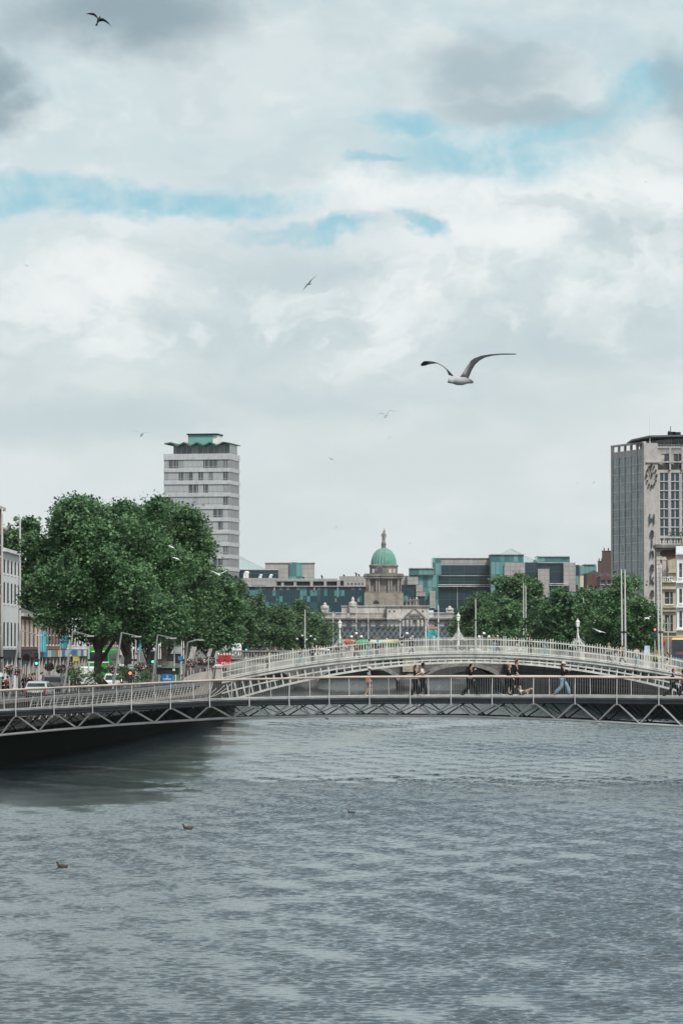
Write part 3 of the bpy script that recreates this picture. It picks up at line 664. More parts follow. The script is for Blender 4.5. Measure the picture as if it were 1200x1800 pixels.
# ------------------------------------------------------------------ tall tower behind the trees (left)
def tower():
    Y0 = 1040.0; a = R(-10.5); cx = P(403.5, 900, Y0); wd = 18.2; dp = 12.8
    u = (math.cos(a), math.sin(a)); o = (cx.x-u[0]*wd, cx.y-u[1]*wd); s = (-u[1], u[0])
    t = thing('office_tower', 'tall slab tower with grey bands and a green folded roof, behind the left trees', 'building', (o[0], o[1], LZ))
    zt = PZ(797, Y0); Z0 = (zt-1.6+.5-LZ) % 3.36
    g_f = panes('tower_panes', (0.06, 0.075, 0.08), (0.36, 0.39, 0.40), (0.28, 0.29, 0.29), 1.1, 3.36, 0.36, fw=.05, axis='xy', z0=Z0, rough=.25)
    g_s = panes('tower_side_panes', (0.15, 0.15, 0.15), (0.19, 0.19, 0.19), (0.26, 0.26, 0.26), 0.6, 3.36, 0.5, fw=.05, axis='xy', z0=Z0, rough=.35)
    band = mat('tower_mosaic_band', (0.45, 0.465, 0.48), 0.5, var=0.10, scale=0.8, stain=0.25)
    zt = PZ(797, Y0); fl = 3.36; n = 16; core = MB(); core.fbox(o, u, .3, wd-.3, -dp+.3, -.3, LZ, zt-.2); core.build('core', M_dsteel, t)
    so = (o[0]+u[0]*wd, o[1]+u[1]*wd)
    for k in range(n):
        zb = zt-1.6 if k == 0 else zt-1.6-fl*k+.0
        # spandrel band
        z1 = zt if k == 0 else zb+1.06; b = MB(); b.fbox(o, u, -.12, wd+.12, -dp-.12, .12, zb, z1); b.build('spandrel_band', band, t)
        w0 = zb-(fl-1.06)
        g = MB(); g.fbox(o, u, 0, wd, -.25, -.12, w0, zb); g.build('window_band', g_f, t)
        g = MB(); g.fbox(so, s, 0.05, dp-.05, -.25, -.06, w0, zb); g.build('window_band', g_s, t)
        m = MB()
        for i in range(17): m.fbox(o, u, wd*i/16-.04+.0, wd*i/16+.04, -.12, -.03, w0, zb)
        m.fbox(o, u, 0, wd, -.12, -.05, w0+.42, w0+.50)
        m.build('mullion', M_steel, t)
    # crown: recessed glazed storey, folded copper canopy, plant box
    zc = PZ(784, Y0)
    g = MB(); g.fbox(o, u, 2.4, wd-.2, -dp+2, -1.0, zt-.1, zc+.6); g.build('crown_storey', panes('crown_panes', (0.06, 0.08, 0.09), (0.14, 0.16, 0.16), (0.3, 0.3, 0.3), 1.2, 4, .5, axis='xy', rough=.2), t)
    cop = mat('green_copper', (0.06, 0.125, 0.105), 0.7, var=0.25, scale=0.6); can = MB(); zig = []
    nz = 10; x0, x1 = .2, wd+.1
    for i in range(nz+1): zig.append((x0+(x1-x0)*i/nz, zc+(0.9 if i % 2 else 0.0)+(.6 if i in (0, nz) else 0)))
    for (ua, za), (ub, zb) in zip(zig[:-1], zig[1:]):
        n_ = (u[1], -u[0]); q = []
        for dd in (0.8, -dp-.8):
            for uu, z in ((ua, za), (ub, zb)): q.append((o[0]+u[0]*uu+n_[0]*dd, o[1]+u[1]*uu+n_[1]*dd, z))
        q = [q[0], q[1], q[3], q[2]]; can.add([(x, y, z+.3) for x, y, z in q]+q, [(0, 1, 2, 3), (7, 6, 5, 4), (0, 4, 5, 1), (1, 5, 6, 2), (2, 6, 7, 3), (3, 7, 4, 0)])
    can.build('folded_canopy', cop, t)
    pb = MB(); z1 = PZ(763, Y0); pb.fbox(o, u, 6.1, 13.0, -9, -2.5, zc+.4, z1); pb.build('plant_box', mat('plant_box_green', (0.14, 0.34, 0.30), 0.5, var=.08), t)
    pw = MB(); pw.fbox(o, u, 13.0, 14.2, -9, -2.7, zc+.4, z1-.05); pw.build('plant_box_end', M_white, t)
    pr = MB(); pr.fbox(o, u, 5.8, 14.4, -9.4, -2.1, z1, z1+.35); pr.build('plant_box_roof', M_dsteel, t)
tower()

# ------------------------------------------------------------------ domed custom house
def custom_house():
    Y0 = 1030.0; X = lambda p: PX(p, Y0); Z = lambda q: PZ(q, Y0)
    t = thing('domed_building', 'long pale stone classical building with a green copper dome and statue', 'building', (X(674), Y0, LZ))
    body = MB(); stn = M_port
    body.prism([(X(520), LZ), (X(800), LZ), (X(800), Z(1088)), (X(520), Z(1088))], Y0, Y0+28)
    body.build('main_range', blocks('ashlar_pale', (0.42, 0.40, 0.37), (0.50, 0.48, 0.44), (0.36, 0.29, 0.27), 1.2, 0.5, .02, axis='x', stain=.4), t)
    cor = MB(); cor.prism([(X(518), Z(1089)), (X(801), Z(1089)), (X(801.5), Z(1086)), (X(517.5), Z(1086))], Y0-1.0, Y0+28.5)
    for p in np.arange(520, 800, 3.0): cor.box((X(p), Y0-.35, Z(1090)), (.22, .7, .32))
    cor.build('cornice', M_portd, t)
    # parapet with balustrade
    par = MB(); par.prism([(X(522), Z(1086)), (X(798), Z(1086)), (X(798), Z(1084.5)), (X(522), Z(1084.5))], Y0-.3, Y0+.5)
    par.prism([(X(522), Z(1078)), (X(798), Z(1078)), (X(798), Z(1076.3)), (X(522), Z(1076.3))], Y0-.35, Y0+.5)
    for p in np.arange(523, 798, 1.6): par.box((X(p), Y0, Z(1081)), (.14, .2, 1.1))
    for p in (530, 556, 586, 612): par.box((X(p), Y0, Z(1081)), (.8, .7, 1.3))
    par.build('balustrade', M_port, t)
    # raised attic left of the projecting end, and the projecting end itself
    at = MB(); at.prism([(X(600), Z(1084.5)), (X(682), Z(1084.5)), (X(682), Z(1065.5)), (X(600), Z(1065.5))], Y0+1.2, Y0+20)
    at.prism([(X(599), Z(1066)), (X(683), Z(1066)), (X(683), Z(1064.5)), (X(599), Z(1064.5))], Y0+.9, Y0+20.3); at.build('attic', stn, t)
    o = (X(680), Y0-2.0); pend = MB()
    facade(t, o, (1, 0), X(753)-X(680), LZ, Z(1066), [(X(a)-X(680), X(a+2.6)-X(680)) for a in (683, 691, 741)], [(Z(1077), Z(1073)), (Z(1112), Z(1098))], stn, M_win, M_port, depth=16, rec=.3, wname='end_pavilion')
    c2 = MB(); c2.prism([(X(679), Z(1066)), (X(754), Z(1066)), (X(754.6), Z(1064.6)), (X(678.4), Z(1064.6))], Y0-2.5, Y0+14.4)
    c2.prism([(X(679), Z(1089)), (X(754), Z(1089)), (X(754.6), Z(1086)), (X(678.4), Z(1086))], Y0-2.9, Y0-1.9); c2.build('pavilion_cornice', M_port, t)
    pd = MB(); pd.prism([(X(711), Z(1086)), (X(745), Z(1086)), (X(728), Z(1070.5))], Y0-3.2, Y0-2.0); pd.build('pediment', M_port, t)
    pr = MB()
    for a, b in (((709.5, 1086), (728, 1068.6)), ((746.5, 1086), (728, 1068.6))):
        pr.tube([(X(a[0]), Y0-3.3, Z(a[1])), (X(b[0]), Y0-3.3, Z(b[1]))], .22, 4)
    rel = [pr.ball((X(q), Y0-3.2, Z(1082)), .42, 7, 4, (1, .5, 1.3)) for q in (720, 724, 728, 732, 736)]
    pr.build('pediment_moulding', M_portd, t)
    col = MB()
    for p in (708, 715, 722, 734, 741, 748): col.tube([(X(p), Y0-2.6, LZ+4), (X(p), Y0-2.6, Z(1090))], [.5, .42], 10)
    col.build('column', M_port, t)
    wn = MB()
    for p in (528, 545, 562, 579, 596, 613, 630, 647, 664, 768, 785):
        w = MB(); w.box((X(p), Y0+.02, Z(1103)), (1.3, .3, 2.6)); w.lathe([(.62, 0), (.62, .1)], (X(p), Y0-.05, Z(1103)+1.3), 4) if False else None
        w.build('window', M_win, t)
        h = MB(); h.tube([(X(p)-.95, Y0-.12, Z(1094)), (X(p), Y0-.12, Z(1092.4)), (X(p)+.95, Y0-.12, Z(1094))], .16, 4); h.build('window_hood', M_portd, t)
    # statues on the roofline
    def statue(x, y, z, h, name='statue'):
        s = MB(); k = h/2.6
        s.lathe([(.42, 0), (.42, .3), (.3, .35), (.34, .7), (.30, 1.1), (.26, 1.5), (.36, 1.85), (.30, 2.05), (.10, 2.15), (.15, 2.3), (.15, 2.45), (.04, 2.6)], (x, y, z), 8)
        s.v = [(x+(a-x)*k, y+(b-y)*k, z+(c-z)*k) for a, b, c in s.v]
        s.tube([(x+.3*k, y, z+1.95*k), (x+.5*k, y-.1, z+1.5*k), (x+.35*k, y-.3, z+1.2*k)], .09*k, 5)
        s.tube([(x-.3*k, y, z+1.95*k), (x-.48*k, y-.1, z+1.5*k), (x-.3*k, y-.3, z+1.35*k)], .09*k, 5)
        return s.build(name, M_portd, t, True)
    for p in (714, 720.5, 727, 733.5): statue(X(p), Y0-1.6, Z(1065), 2.3)
    for p, q, m_ in ((620, 1049, 1), (571, 1059, 1), (790, 1065, 1)):
        s = MB(); x = X(p); zb = Z(1077); h = Z(q)-zb
        s.box((x, Y0+.3, zb+h*.16), (1.9, 1.4, h*.32)); s.lathe([(.8, 0), (1.0, h*.1), (.95, h*.3), (.4, h*.42), (.45, h*.52), (.12, h*.68)], (x, Y0+.3, zb+h*.32), 10)
        s.box((x-.8, Y0+.3, zb+h*.5), (.5, .6, h*.35)); s.box((x+.8, Y0+.3, zb+h*.5), (.5, .6, h*.35)); s.build('roof_urn', M_port, t)
    # tower: plinth, colonnade, clock drum, dome, figure
    yc = Y0+16; Xd = lambda p: PX(p, yc); Zd = lambda q: PZ(q, yc); cx = Xd(674)
    pl = MB(); w = (Xd(708)-Xd(640)); pl.box((cx, yc, (Zd(1043)+Zd(1070))/2), (w, w, Zd(1043)-Zd(1070))); pl.build('tower_plinth', blocks('ashlar_brown', (0.21, 0.19, 0.17), (0.28, 0.25, 0.22), (0.13, .12, .11), 1.1, .45, .02, axis='xy', stain=.4), t)
    dr = MB(); dr.add([(cx+w*.0+1.0*math.cos(a)*.85-2.1, yc-w/2-.03, Zd(1062)+max(0, math.sin(a))*.95) for a in np.linspace(0, math.pi, 10)], [tuple(range(10))]); dr.build('arched_opening', M_black, t)
    tc2 = MB(); hh = Zd(1013)-Zd(1043); w2 = w*.90
    tc2.box((cx, yc, Zd(1043)+hh/2), (w2*.82, w2*.82, hh)); tc2.build('tower_stage', M_portd, t)
    cl = MB(); n = 0
    for s1 in (-1, 1):
        for f in (-.96, -.82, -.42, -.28, .28, .42, .82, .96):
            for (ax, ay) in ((f*w2/2, s1*w2/2*.96), (s1*w2/2*.96, f*w2/2)):
                cl.tube([(cx+ax, yc+ay, Zd(1043)), (cx+ax, yc+ay, Zd(1013))], [.27, .22], 8)
    cl.build('colonnade', mat('column_stone', (0.27, 0.25, 0.235), 0.85, var=.2, stain=.5), t)
    st2 = [MB() for _ in (0, 1)]
    ent = MB()
    for (z, s_, h_) in ((1013, 1.0, 1.3), (1042.5, .98, .7)):
        ent.box((cx, yc, Zd(z)), (w*s_, w*s_, h_))
    ent.box((cx, yc, Zd(1012)), (w*1.04, w*1.04, .35)); ent.build('entablature', M_portd, t)
    drum = MB(); r_ = (Xd(698)-Xd(649))/2
    drum.lathe([(r_, 0), (r_, Zd(997)-Zd(1011)), (r_*1.06, Zd(996)-Zd(1011)), (r_*1.06, Zd(994)-Zd(1011)), (r_*.95, Zd(992)-Zd(1011))], (cx, yc, Zd(1011)), 24)
    drum.build('clock_drum', M_portd, t)
    ck = MB(); ck.tube([(cx-1.1, yc-r_-.45, Zd(1002)), (cx-1.1, yc-r_+.6, Zd(1002))], 1.0, 20); ck.build('clock_surround', M_portd, t)
    ck = MB(); ck.tube([(cx-1.1, yc-r_-.50, Zd(1002)), (cx-1.1, yc-r_-.42, Zd(1002))], .78, 20); ck.build('clock_face', mat('clock_face_blue', (0.06, 0.08, 0.10), .5), t)
    sw = MB()
    for p in (-18, -12, 11, 18): sw.box((Xd(674+p), yc-math.sqrt(max(.1, r_**2-(p/6.65)**2))-.02, Zd(1004)), (.7, .3, 1.1))
    sw.build('drum_panel', M_port, t)
    hd = Zd(963)-Zd(992); rd = (Xd(695.5)-Xd(651.5))/2; do = MB(); nseg = 48; vs = []; fs = []; mm = 14
    for i in range(mm+1):
        a = math.pi/2*i/mm; rr = rd*math.cos(a)**.92 if i < mm else .02; z = hd*math.sin(a)
        for k in range(nseg):
            an = 2*math.pi*k/nseg; r2 = rr*(1.03 if k % 2 else .965); vs.append((cx+r2*math.cos(an), yc+r2*math.sin(an), Zd(992)+z))
    for i in range(mm):
        for k in range(nseg): fs.append((i*nseg+k, i*nseg+(k+1) % nseg, (i+1)*nseg+(k+1) % nseg, (i+1)*nseg+k))
    do.add(vs, fs); do.build('dome', mat('verdigris_dome', (0.12, 0.275, 0.225), 0.7, var=.15, scale=.8, stain=.35), t)
    fg = MB(); fg.lathe([(.75, 0), (.62, .4), (.62, 1.1), (.75, 1.3), (.6, 1.5)], (cx, yc, Zd(965)), 10); fg.build('figure_pedestal', M_portd, t)
    f2 = statue(cx, yc, Zd(955.5), 3.6, 'dome_statue')
    ar = MB(); ar.tube([(cx+.25, yc, Zd(938)), (cx+.35, yc, Zd(933)), (cx+.1, yc, Zd(928))], [.14, .11, .05], 5); ar.build('raised_arm', M_portd, t)
custom_house()

# ------------------------------------------------------------------ glass and stone offices behind
def offices():
    G1 = panes('green_curtain_wall', (0.010, 0.040, 0.050), (0.075, 0.22, 0.23), (0.012, 0.035, 0.042), 1.0, 1.75, 0.70, fw=.05, rough=.15)
    G2 = panes('pale_green_glazing', (0.035, 0.13, 0.14), (0.12, 0.27, 0.27), (0.06, 0.12, 0.13), 1.3, 3.6, 0.5, fw=.09, rough=.12)
    G3 = panes('dark_teal_glazing', (0.010, 0.030, 0.038), (0.016, 0.042, 0.052), (0.035, 0.055, 0.06), 4.2, 2.6, 0.5, fw=.06, rough=.15)
    ST = blocks('grey_granite_panels', (0.30, 0.29, 0.285), (0.36, 0.35, 0.34), (0.17, 0.17, 0.17), 1.4, 1.25, .05, axis='x', offset=0, stain=.15, bump=.1)
    SR = mat('pale_roof_strip', (0.40, 0.40, 0.39), .7); WH = mat('white_gantry', (0.6, 0.62, 0.62), .6)
    RG = mat('glass_roof', (0.28, 0.38, 0.38), .25, var=.15, spec=.8)
    def make(label, Y, items):
        x0 = items[0][1]; t = thing('office_block', label, 'building', (PX(x0, Y), Y, LZ), 'glass and granite offices behind the dome')
        for it in items:
            kind, a, b, top, bot, dY = it[:6]; nm, m = {'g1': ('glass_wall', G1), 'g2': ('glass_bay', G2), 'g3': ('dark_glass_wall', G3), 's': ('stone_panel', ST), 'r': ('roof_strip', SR), 'w': ('gantry', WH), 'd': ('louvre', M_dsteel)}[kind]
            dp = it[6] if len(it) > 6 else 16; mb = MB(); y = Y+dY
            mb.prism([(PX(a, y), PZ(bot, y) if bot else LZ), (PX(b, y), PZ(bot, y) if bot else LZ), (PX(b, y), PZ(top, y)), (PX(a, y), PZ(top, y))], y, y+dp)
            mb.build(nm, m, t)
        return t
    Y = 1120
    A = make('long low green glass office range left of the dome, with vents on its grey roof', Y, [
        ('g1', 400, 722, 1031, 0, 0, 30), ('s', 400, 486, 1016, 1031, 1.0), ('d', 476, 592, 1022, 1031, 1.2), ('s', 486, 593, 1017, 1022, .8), ('s', 596, 645, 1013, 1031, .6),
        ('s', 645, 742, 1012, 1028.5, .7), ('s', 592, 600, 1020, 1031, .4), ('d', 598, 604, 1021, 1031, .3), ('s', 494, 499, 1024, 1032, .3), ('s', 516, 521, 1023, 1032, .3),
        ('s', 545, 550, 1022, 1032, .3), ('s', 569, 574, 1022, 1032, .3), ('g2', 592, 595, 1031, 1050, -.3), ('s', 481, 483.5, 1033, 1039, -.3), ('s', 551, 553.5, 1032, 1038, -.3),
        ('s', 589, 591, 1052, 1058, -.3), ('s', 628, 631, 1052, 1058, -.3), ('r', 400, 722, 1029.8, 1031, -.5)])
    B = make('grey granite block with a glass corner, on the roof left of the dome', Y+14, [
        ('s', 466, 508, 990, 1017, 0), ('g2', 508, 523, 988.5, 1017, -.5), ('g2', 523, 531, 989, 1017, -.2), ('s', 531, 552, 989, 1017, 0), ('g3', 400, 489, 1002, 1017, -3),
        ('r', 400, 489, 1000.6, 1002, -3.2), ('r', 465, 553, 988.6, 989.6, -.3), ('w', 510, 525, 984.5, 985.2, .5, 1), ('w', 511, 512, 985, 989, .5, .6), ('w', 523, 524, 985, 989, .5, .6)])
    C = make('stepped green glass block just right of the dome', Y-10, [
        ('g2', 735, 770, 1010, 1072, 0), ('g2', 720, 762, 999, 1011, -1), ('r', 719.5, 763, 998, 999.3, -1.4), ('s', 716, 735, 1012, 1028, -.6), ('s', 731, 743, 1028.5, 1040, -1),
        ('s', 731, 747, 1041, 1048, -1.3), ('g3', 737, 746, 1048, 1072, -.9), ('s', 755, 764.5, 1039, 1069, -2.5, 6), ('g1', 706, 731, 1029, 1072, -.2)])
    D = make('broad dark glass block with a granite top band, right of the dome', Y-4, [
        ('g3', 764, 866, 993.5, 1090, 0), ('s', 775, 862, 981.5, 993.5, .5), ('g2', 760, 775, 981, 1012, -.6), ('r', 760, 862, 980.5, 981.5, .2), ('r', 764, 866, 1011.4, 1012.4, -.3),
        ('w', 764, 866, 1027.2, 1028.2, -1.2, .8), ('w', 764, 866, 1030.0, 1031, -1.3, .9), ('r', 803, 804, 1031, 1075, -.2, .5), ('w', 761, 773, 976.5, 977.2, .5, 1), ('w', 762, 763, 977, 981, .5, .6), ('w', 771, 772, 977, 981, .5, .6)])
    for k, p in enumerate(np.arange(765, 866, 3.5)):
        pass
    E = make('glass and granite block with a glass pyramid roof', Y-16, [
        ('g2', 862, 902, 975, 1060, 0), ('g2', 902, 920, 975, 989, 0), ('s', 886, 922.5, 989, 1024, -.8), ('g3', 922, 950, 989, 1050, .6), ('r', 861.5, 921, 973.8, 975, -.4),
        ('s', 945, 965, 1000, 1050, -2.2), ('g3', 950, 991, 990, 1055, .4), ('s', 990, 1011, 989.5, 1040, -1.5), ('r', 945, 1011, 988.6, 989.6, -.2),
        ('g2', 944, 986, 978.5, 989, 3), ('g2', 986, 1001, 979, 989, 3.2), ('r', 944, 1001, 977.2, 978.5, 2.6), ('w', 965, 998, 1025.2, 1026.1, -2.6, .8), ('w', 965, 998, 1028.2, 1029, -2.6, .8), ('g3', 963, 1000, 1029, 1060, -1.6)])
    H = make('low glazed block at the right end of the offices, beside the red brick house', Y-10, [
        ('g3', 1011, 1018, 993, 1011, 0), ('g2', 1018, 1048, 994, 1012, -.4), ('r', 1027, 1048, 991.5, 992.6, -.8), ('g2', 1011, 1030, 1012, 1030, 0), ('g3', 1008, 1030, 1028, 1060, -.5)])
    def pyr(parent, a, b, pxa, base, apex, Yb, dp):
        m = MB(); ya, yb = Yb, Yb+dp; ym = (ya+yb)/2
        m.add([(PX(a, Yb), ya, PZ(base, Yb)), (PX(b, Yb), ya, PZ(base, Yb)), (PX(b, Yb), yb, PZ(base, Yb)), (PX(a, Yb), yb, PZ(base, Yb)), (PX(pxa, ym), ym, PZ(apex, ym))],
              [(0, 1, 4), (1, 2, 4), (2, 3, 4), (3, 0, 4), (3, 2, 1, 0)]); m.build('pyramid_roof', RG, parent)
        r = MB()
        for i in range(4):
            r.tube([m.v[i], m.v[4]], .10, 4)
        for i in range(1, 10):
            f = i/10; p0 = Vector(m.v[0]).lerp(Vector(m.v[1]), f); r.tube([p0+Vector((0, -.03, 0)), Vector(m.v[4])+Vector((0, -.03, 0))], .035, 4)
            q0 = Vector(m.v[0]).lerp(Vector(m.v[4]), f); q1 = Vector(m.v[1]).lerp(Vector(m.v[4]), f); r.tube([q0+Vector((0, -.04, 0)), q1+Vector((0, -.04, 0))], .035, 4)
        r.build('roof_rib', M_steel, parent)
    pyr(B, 380, 466, 423, 1000.5, 979, Y+12, 14); pyr(E, 850, 946, 898, 988.5, 964.5, Y, 15)
    v = MB(); 
    for p, q in ((433, 1011), (458, 1014), (476, 1014)):
        v = MB(); x, z = PX(p, Y+6), PZ(1017, Y+6); w_ = 1.4 if p == 433 else .8
        v.box((x, Y+2, z+w_*.5), (w_*1.1, w_, w_)); v.lathe([(w_*.55, 0), (w_*.6, w_*.25), (w_*.3, w_*.5)], (x+.2, Y+2, z+w_), 10); v.build('roof_vent', WH, A)
    for p, q in ((626, 1007), (631, 1010), (566, 1012), (605, 1011), (534, 1015)):
        v = MB(); x, z = PX(p, Y+4), PZ(1017 if p < 600 else 1013, Y+4); h = PZ(q, Y+4)-z
        v.tube([(x, Y+3, z), (x, Y+3, z+h*.8), (x-.4, Y+3, z+h)], .22, 6); v.build('flue', M_dsteel, A)
    # windows row of small square vents
    for p in (612, 618, 625, 631, 637, 444, 448, 452, 456, 460, 464):
        v = MB(); v.box((PX(p, Y), Y+.55, PZ(1026 if p > 500 else 1030, Y)), (.45, .2, .45)); v.build('small_window', M_win, A)
offices()

# houses between offices and clock building
def gable_house(label, a, b, top, Y, wall_m, grp=None, peak=0, chim=()):
    t = thing('house', label, 'building', (PX(a, Y), Y, RZ), grp); Wd = PX(b, Y)-PX(a, Y)
    nc = max(2, int(Wd/2.6)); zt = PZ(top, Y)
    cols = [(Wd*(i+.5)/nc-.45, Wd*(i+.5)/nc+.45) for i in range(nc)]
    rows = [(z, z+1.6) for z in np.arange(RZ+4.2, zt-2.2, 3.3)]
    facade(t, (PX(a, Y), Y), (1, 0), Wd, RZ, zt, cols, rows, wall_m, M_win, M_white, depth=9, sill=.1, bars=(1, 2))
    r = MB(); x0, x1 = PX(a, Y), PX(b, Y); r.prism([(x0-.1, zt), (x1+.1, zt), ((x0+x1)/2, zt+peak+.3)], Y+.2, Y+9); ro = r.build('roof', M_roof, t)
    for (p, w, h) in chim: chimney(ro, PX(p, Y), Y+2.5, zt-.4, w, h, 3)
    return t
gable_house('dark red brick house right of the offices, above the trees', 1031, 1055, 1008, 760, M_brickx, peak=.4, chim=((1058.5, 1.5, 2.8),))
gable_house('brick house with a tall chimney stack tight against the clock building', 1054, 1076, 1013, 700, M_brickx, peak=.6, chim=((1070.5, 2.3, 5.0),))
gable_house('pale rendered house half hidden by the right hand trees, below the brick chimney', 1056, 1078, 1033, 660, M_port, peak=.2)
gable_house('narrow cream house with ivy green patches at the right end of the offices', 1020, 1032, 1012, 780, M_cream, peak=.2)

# ------------------------------------------------------------------ clock building (right)
def clock_building():
    Yn = 630.0; Yf = 643.5; A = (PX(1073.5, Yf), Yf); B = (PX(1131, Yn), Yn); u, L = unit(A, B); zt = PZ(783, 637)
    t = thing('clock_building', 'tall concrete office building with a skeleton clock and vertical letters, right', 'building', (B[0], B[1], RZ))
    cream = mat('buff_concrete', (0.40, 0.38, 0.36), .8, var=.1, stain=.3)
    gl = panes('clock_building_glass', (0.08, 0.13, 0.15), (0.20, 0.25, 0.26), (0.34, 0.28, 0.28), L/20, 1.44, .4, fw=.03, axis='xy', rough=.15)  # reflected grey sky is put into the pane colours
    wall = MB(); wall.fbox(A, u, 0, L, -12, -.35, RZ, zt-.9); wall.build('core', cream, t)
    nb = 5; bw = (L-.9)/nb
    for i in range(nb+1):
        m = MB(); x = .35+bw*i if i else .0; m.fbox(A, u, x, x+(.38 if i else .7), -.36, .0, RZ, zt); m.build('fin', cream, t)
    for i in range(nb):
        a = .35+bw*i+.38; b = .35+bw*(i+1)
        if i == 0: a = .72
        g = MB(); g.fbox(A, u, a, b, -.34, -.12, RZ+4, zt-1.9); g.build('glazing', gl, t)
        g = MB(); g.fbox(A, u, a, b, -.34, -.06, zt-1.9, zt-.9); g.build('top_panel', cream, t)
        for z in np.arange(zt-1.9, RZ+4, -1.44):
            pass
        h = MB()
        for z in np.arange(zt-1.9, RZ+4, -1.44): h.fbox(A, u, a, b, -.12, -.07, z-.05, z+.05)
        h.fbox(A, u, (a+b)/2-.05, (a+b)/2+.05, -.12, -.08, RZ+4, zt-1.9)
        h.build('transom', mat('pale_mullion', (0.45, 0.48, 0.48), .5), t)
    tp = MB(); tp.fbox(A, u, 0, L, -.5, .03, zt-.001, zt+.3); tp.build('parapet_beam', cream, t)
    # pier with the clock
    zp = PZ(779, Yn); C = (PX(1155.5, Yn), Yn-.6)
    p = MB(); p.fbox((B[0], Yn-.6), (1, 0), 0, C[0]-B[0], -8, 0, RZ, zp); p.build('clock_pier', cream, t)
    ccx = PX(1144.5, Yn); ccz = PZ(836.5, Yn); ry = 1.65; rx = .72
    rx, ry = .82, 1.72
    ck = MB()
    for k in range(12):
        a = 2*math.pi*k/12; x = ccx+rx*math.sin(a); z = ccz+ry*math.cos(a)
        big = .23 if k % 3 else .30
        ck.box((x, Yn-.85, z), (big*.9, .28, big*1.5)); ck.tube([(x, Yn-.72, z), (ccx, Yn-.64, ccz)], .012, 4)
    if False: ck.tube([(ccx+rx*math.cos(a), Yn-.8, ccz+ry*math.sin(a)) for a in np.linspace(0, 2*math.pi, 28)], .03, 4)
    co = ck.build('clock', M_black, t)
    hn = MB(); hn.tube([(ccx, Yn-.95, ccz), (ccx-.30, Yn-.95, ccz+1.45)], .07, 5); hn.tube([(ccx, Yn-.98, ccz), (ccx+.33, Yn-.98, ccz+.55)], .085, 5); hn.build('clock_hands', M_black, co)
    lm = mat('dark_green_letters', (0.05, 0.07, 0.075), .5)
    for ch, py in zip('Heineken', (913.5, 936, 954, 972, 996, 1018, 1041, 1062)):
        text(ch, 2.5 if ch != 'H' else 2.4, .16, lm, 'letter', t, (PX(1145.0, Yn), Yn-.8, PZ(py, Yn)), FRONT, .62)
    # main front to the right
    o = (C[0], Yn-.3); Wd = 16.0; zt2 = PZ(786, Yn)
    cw = 3.53/2
    cols = []
    x = .35
    while x < Wd-1.6: cols.append((x, x+1.40)); x += 1.80
    rows = []; z = PZ(831, Yn)
    while z > RZ+5: rows.append((z-1.42, z)); z -= 1.50
    facade(t, o, (1, 0), Wd, RZ, PZ(826, Yn), cols, rows[:14], cream, mat('blue_black_glass', (0.015, 0.035, 0.055), .08, spec=.8), M_white, depth=10, rec=.2, bars=(2, 1), name='window')
    o2 = (C[0], Yn+.9)
    facade(t, o2, (1, 0), Wd, PZ(826, Yn), zt2, [(.3+2.4*i, 2.0+2.4*i) for i in range(6)], [(PZ(824, Yn), PZ(797, Yn))], cream, M_win, M_white, depth=10, rec=.2, bars=(2, 2), name='top_window', wname='top_storey')
    lg = MB(); lg.fbox((B[0]+.3, Yn-.3), (1, 0), 0, Wd+2, -1.0, .55, PZ(813.5, Yn), PZ(812, Yn))
    for i in range(8): lg.fbox((C[0], Yn-.3), (1, 0), 1.9+2.0*i, 2.15+2.0*i, -.6, .45, PZ(826, Yn), PZ(786, Yn))
    lg.build('balcony_frame', cream, t)
    # penthouse with thin overhanging roof
    ph = MB(); x0, x1 = PX(1126, Yn), PX(1126, Yn)+22; ph.prism([(x0, zt), (x1, zt), (x1, PZ(767.5, Yn)), (x0, PZ(767.5, Yn))], Yn+3, Yn+11)
    ph.build('penthouse', panes('penthouse_glass', (0.05, 0.06, 0.07), (0.2, 0.22, 0.22), (0.5, 0.5, 0.5), 1.2, 6, .6, axis='x'), t)
    rs = MB(); rs.add([(PX(1111, Yn), Yn+1.5, PZ(771.5, Yn)), (PX(1142, Yn), Yn-.6, PZ(765.5, Yn)), (PX(1142, Yn)+20, Yn-.6, PZ(762, Yn)), (PX(1142, Yn)+20, Yn+12, PZ(764, Yn)), (PX(1111, Yn), Yn+12, PZ(771.5, Yn))],
                     [(0, 1, 2, 3, 4)]); rs.v += [(a, b, c-.28) for a, b, c in rs.v]; rs.f += [(9, 8, 7, 6, 5), (0, 5, 6, 1), (1, 6, 7, 2), (2, 7, 8, 3), (3, 8, 9, 4), (4, 9, 5, 0)]; rs.mi = [0]*7
    rs.build('roof_slab', mat('roof_slab_grey', (.11, .115, .12), .7), t)
    rp = MB(); rp.tube([(PX(1142.5, Yn), Yn, zp), (PX(1142.5, Yn), Yn, PZ(730, Yn))], [.09, .05], 6); rp.build('flagpole', M_white, t)
    an = MB(); 
    an.box((PX(1184, Yn), Yn+4, PZ(760.5, Yn)), (1.2, 1, .7)); an.box((PX(1193, Yn), Yn+4, PZ(760, Yn)), (1.3, 1, .5)); an.tube([(PX(1182.5, Yn), Yn+4, PZ(762, Yn)), (PX(1182.5, Yn), Yn+4, PZ(747, Yn))], .06, 5)
    an.tube([(PX(1178, Yn), Yn+4, PZ(761, Yn)), (PX(1180, Yn), Yn+4, PZ(755, Yn))], .12, 5); an.build('roof_mast', M_dsteel, t)
    rl = MB()
    for p in np.arange(1156, 1200, 4.6): rl.tube([(PX(p, Yn), Yn+1.0, zt2), (PX(p, Yn), Yn+1.0, PZ(778, Yn))], .03, 4)
    rl.tube([(PX(1155, Yn), Yn+1.0, PZ(778, Yn)), (PX(1210, Yn), Yn+1.0, PZ(778, Yn))], .04, 4); rl.build('roof_railing', M_dsteel, t)
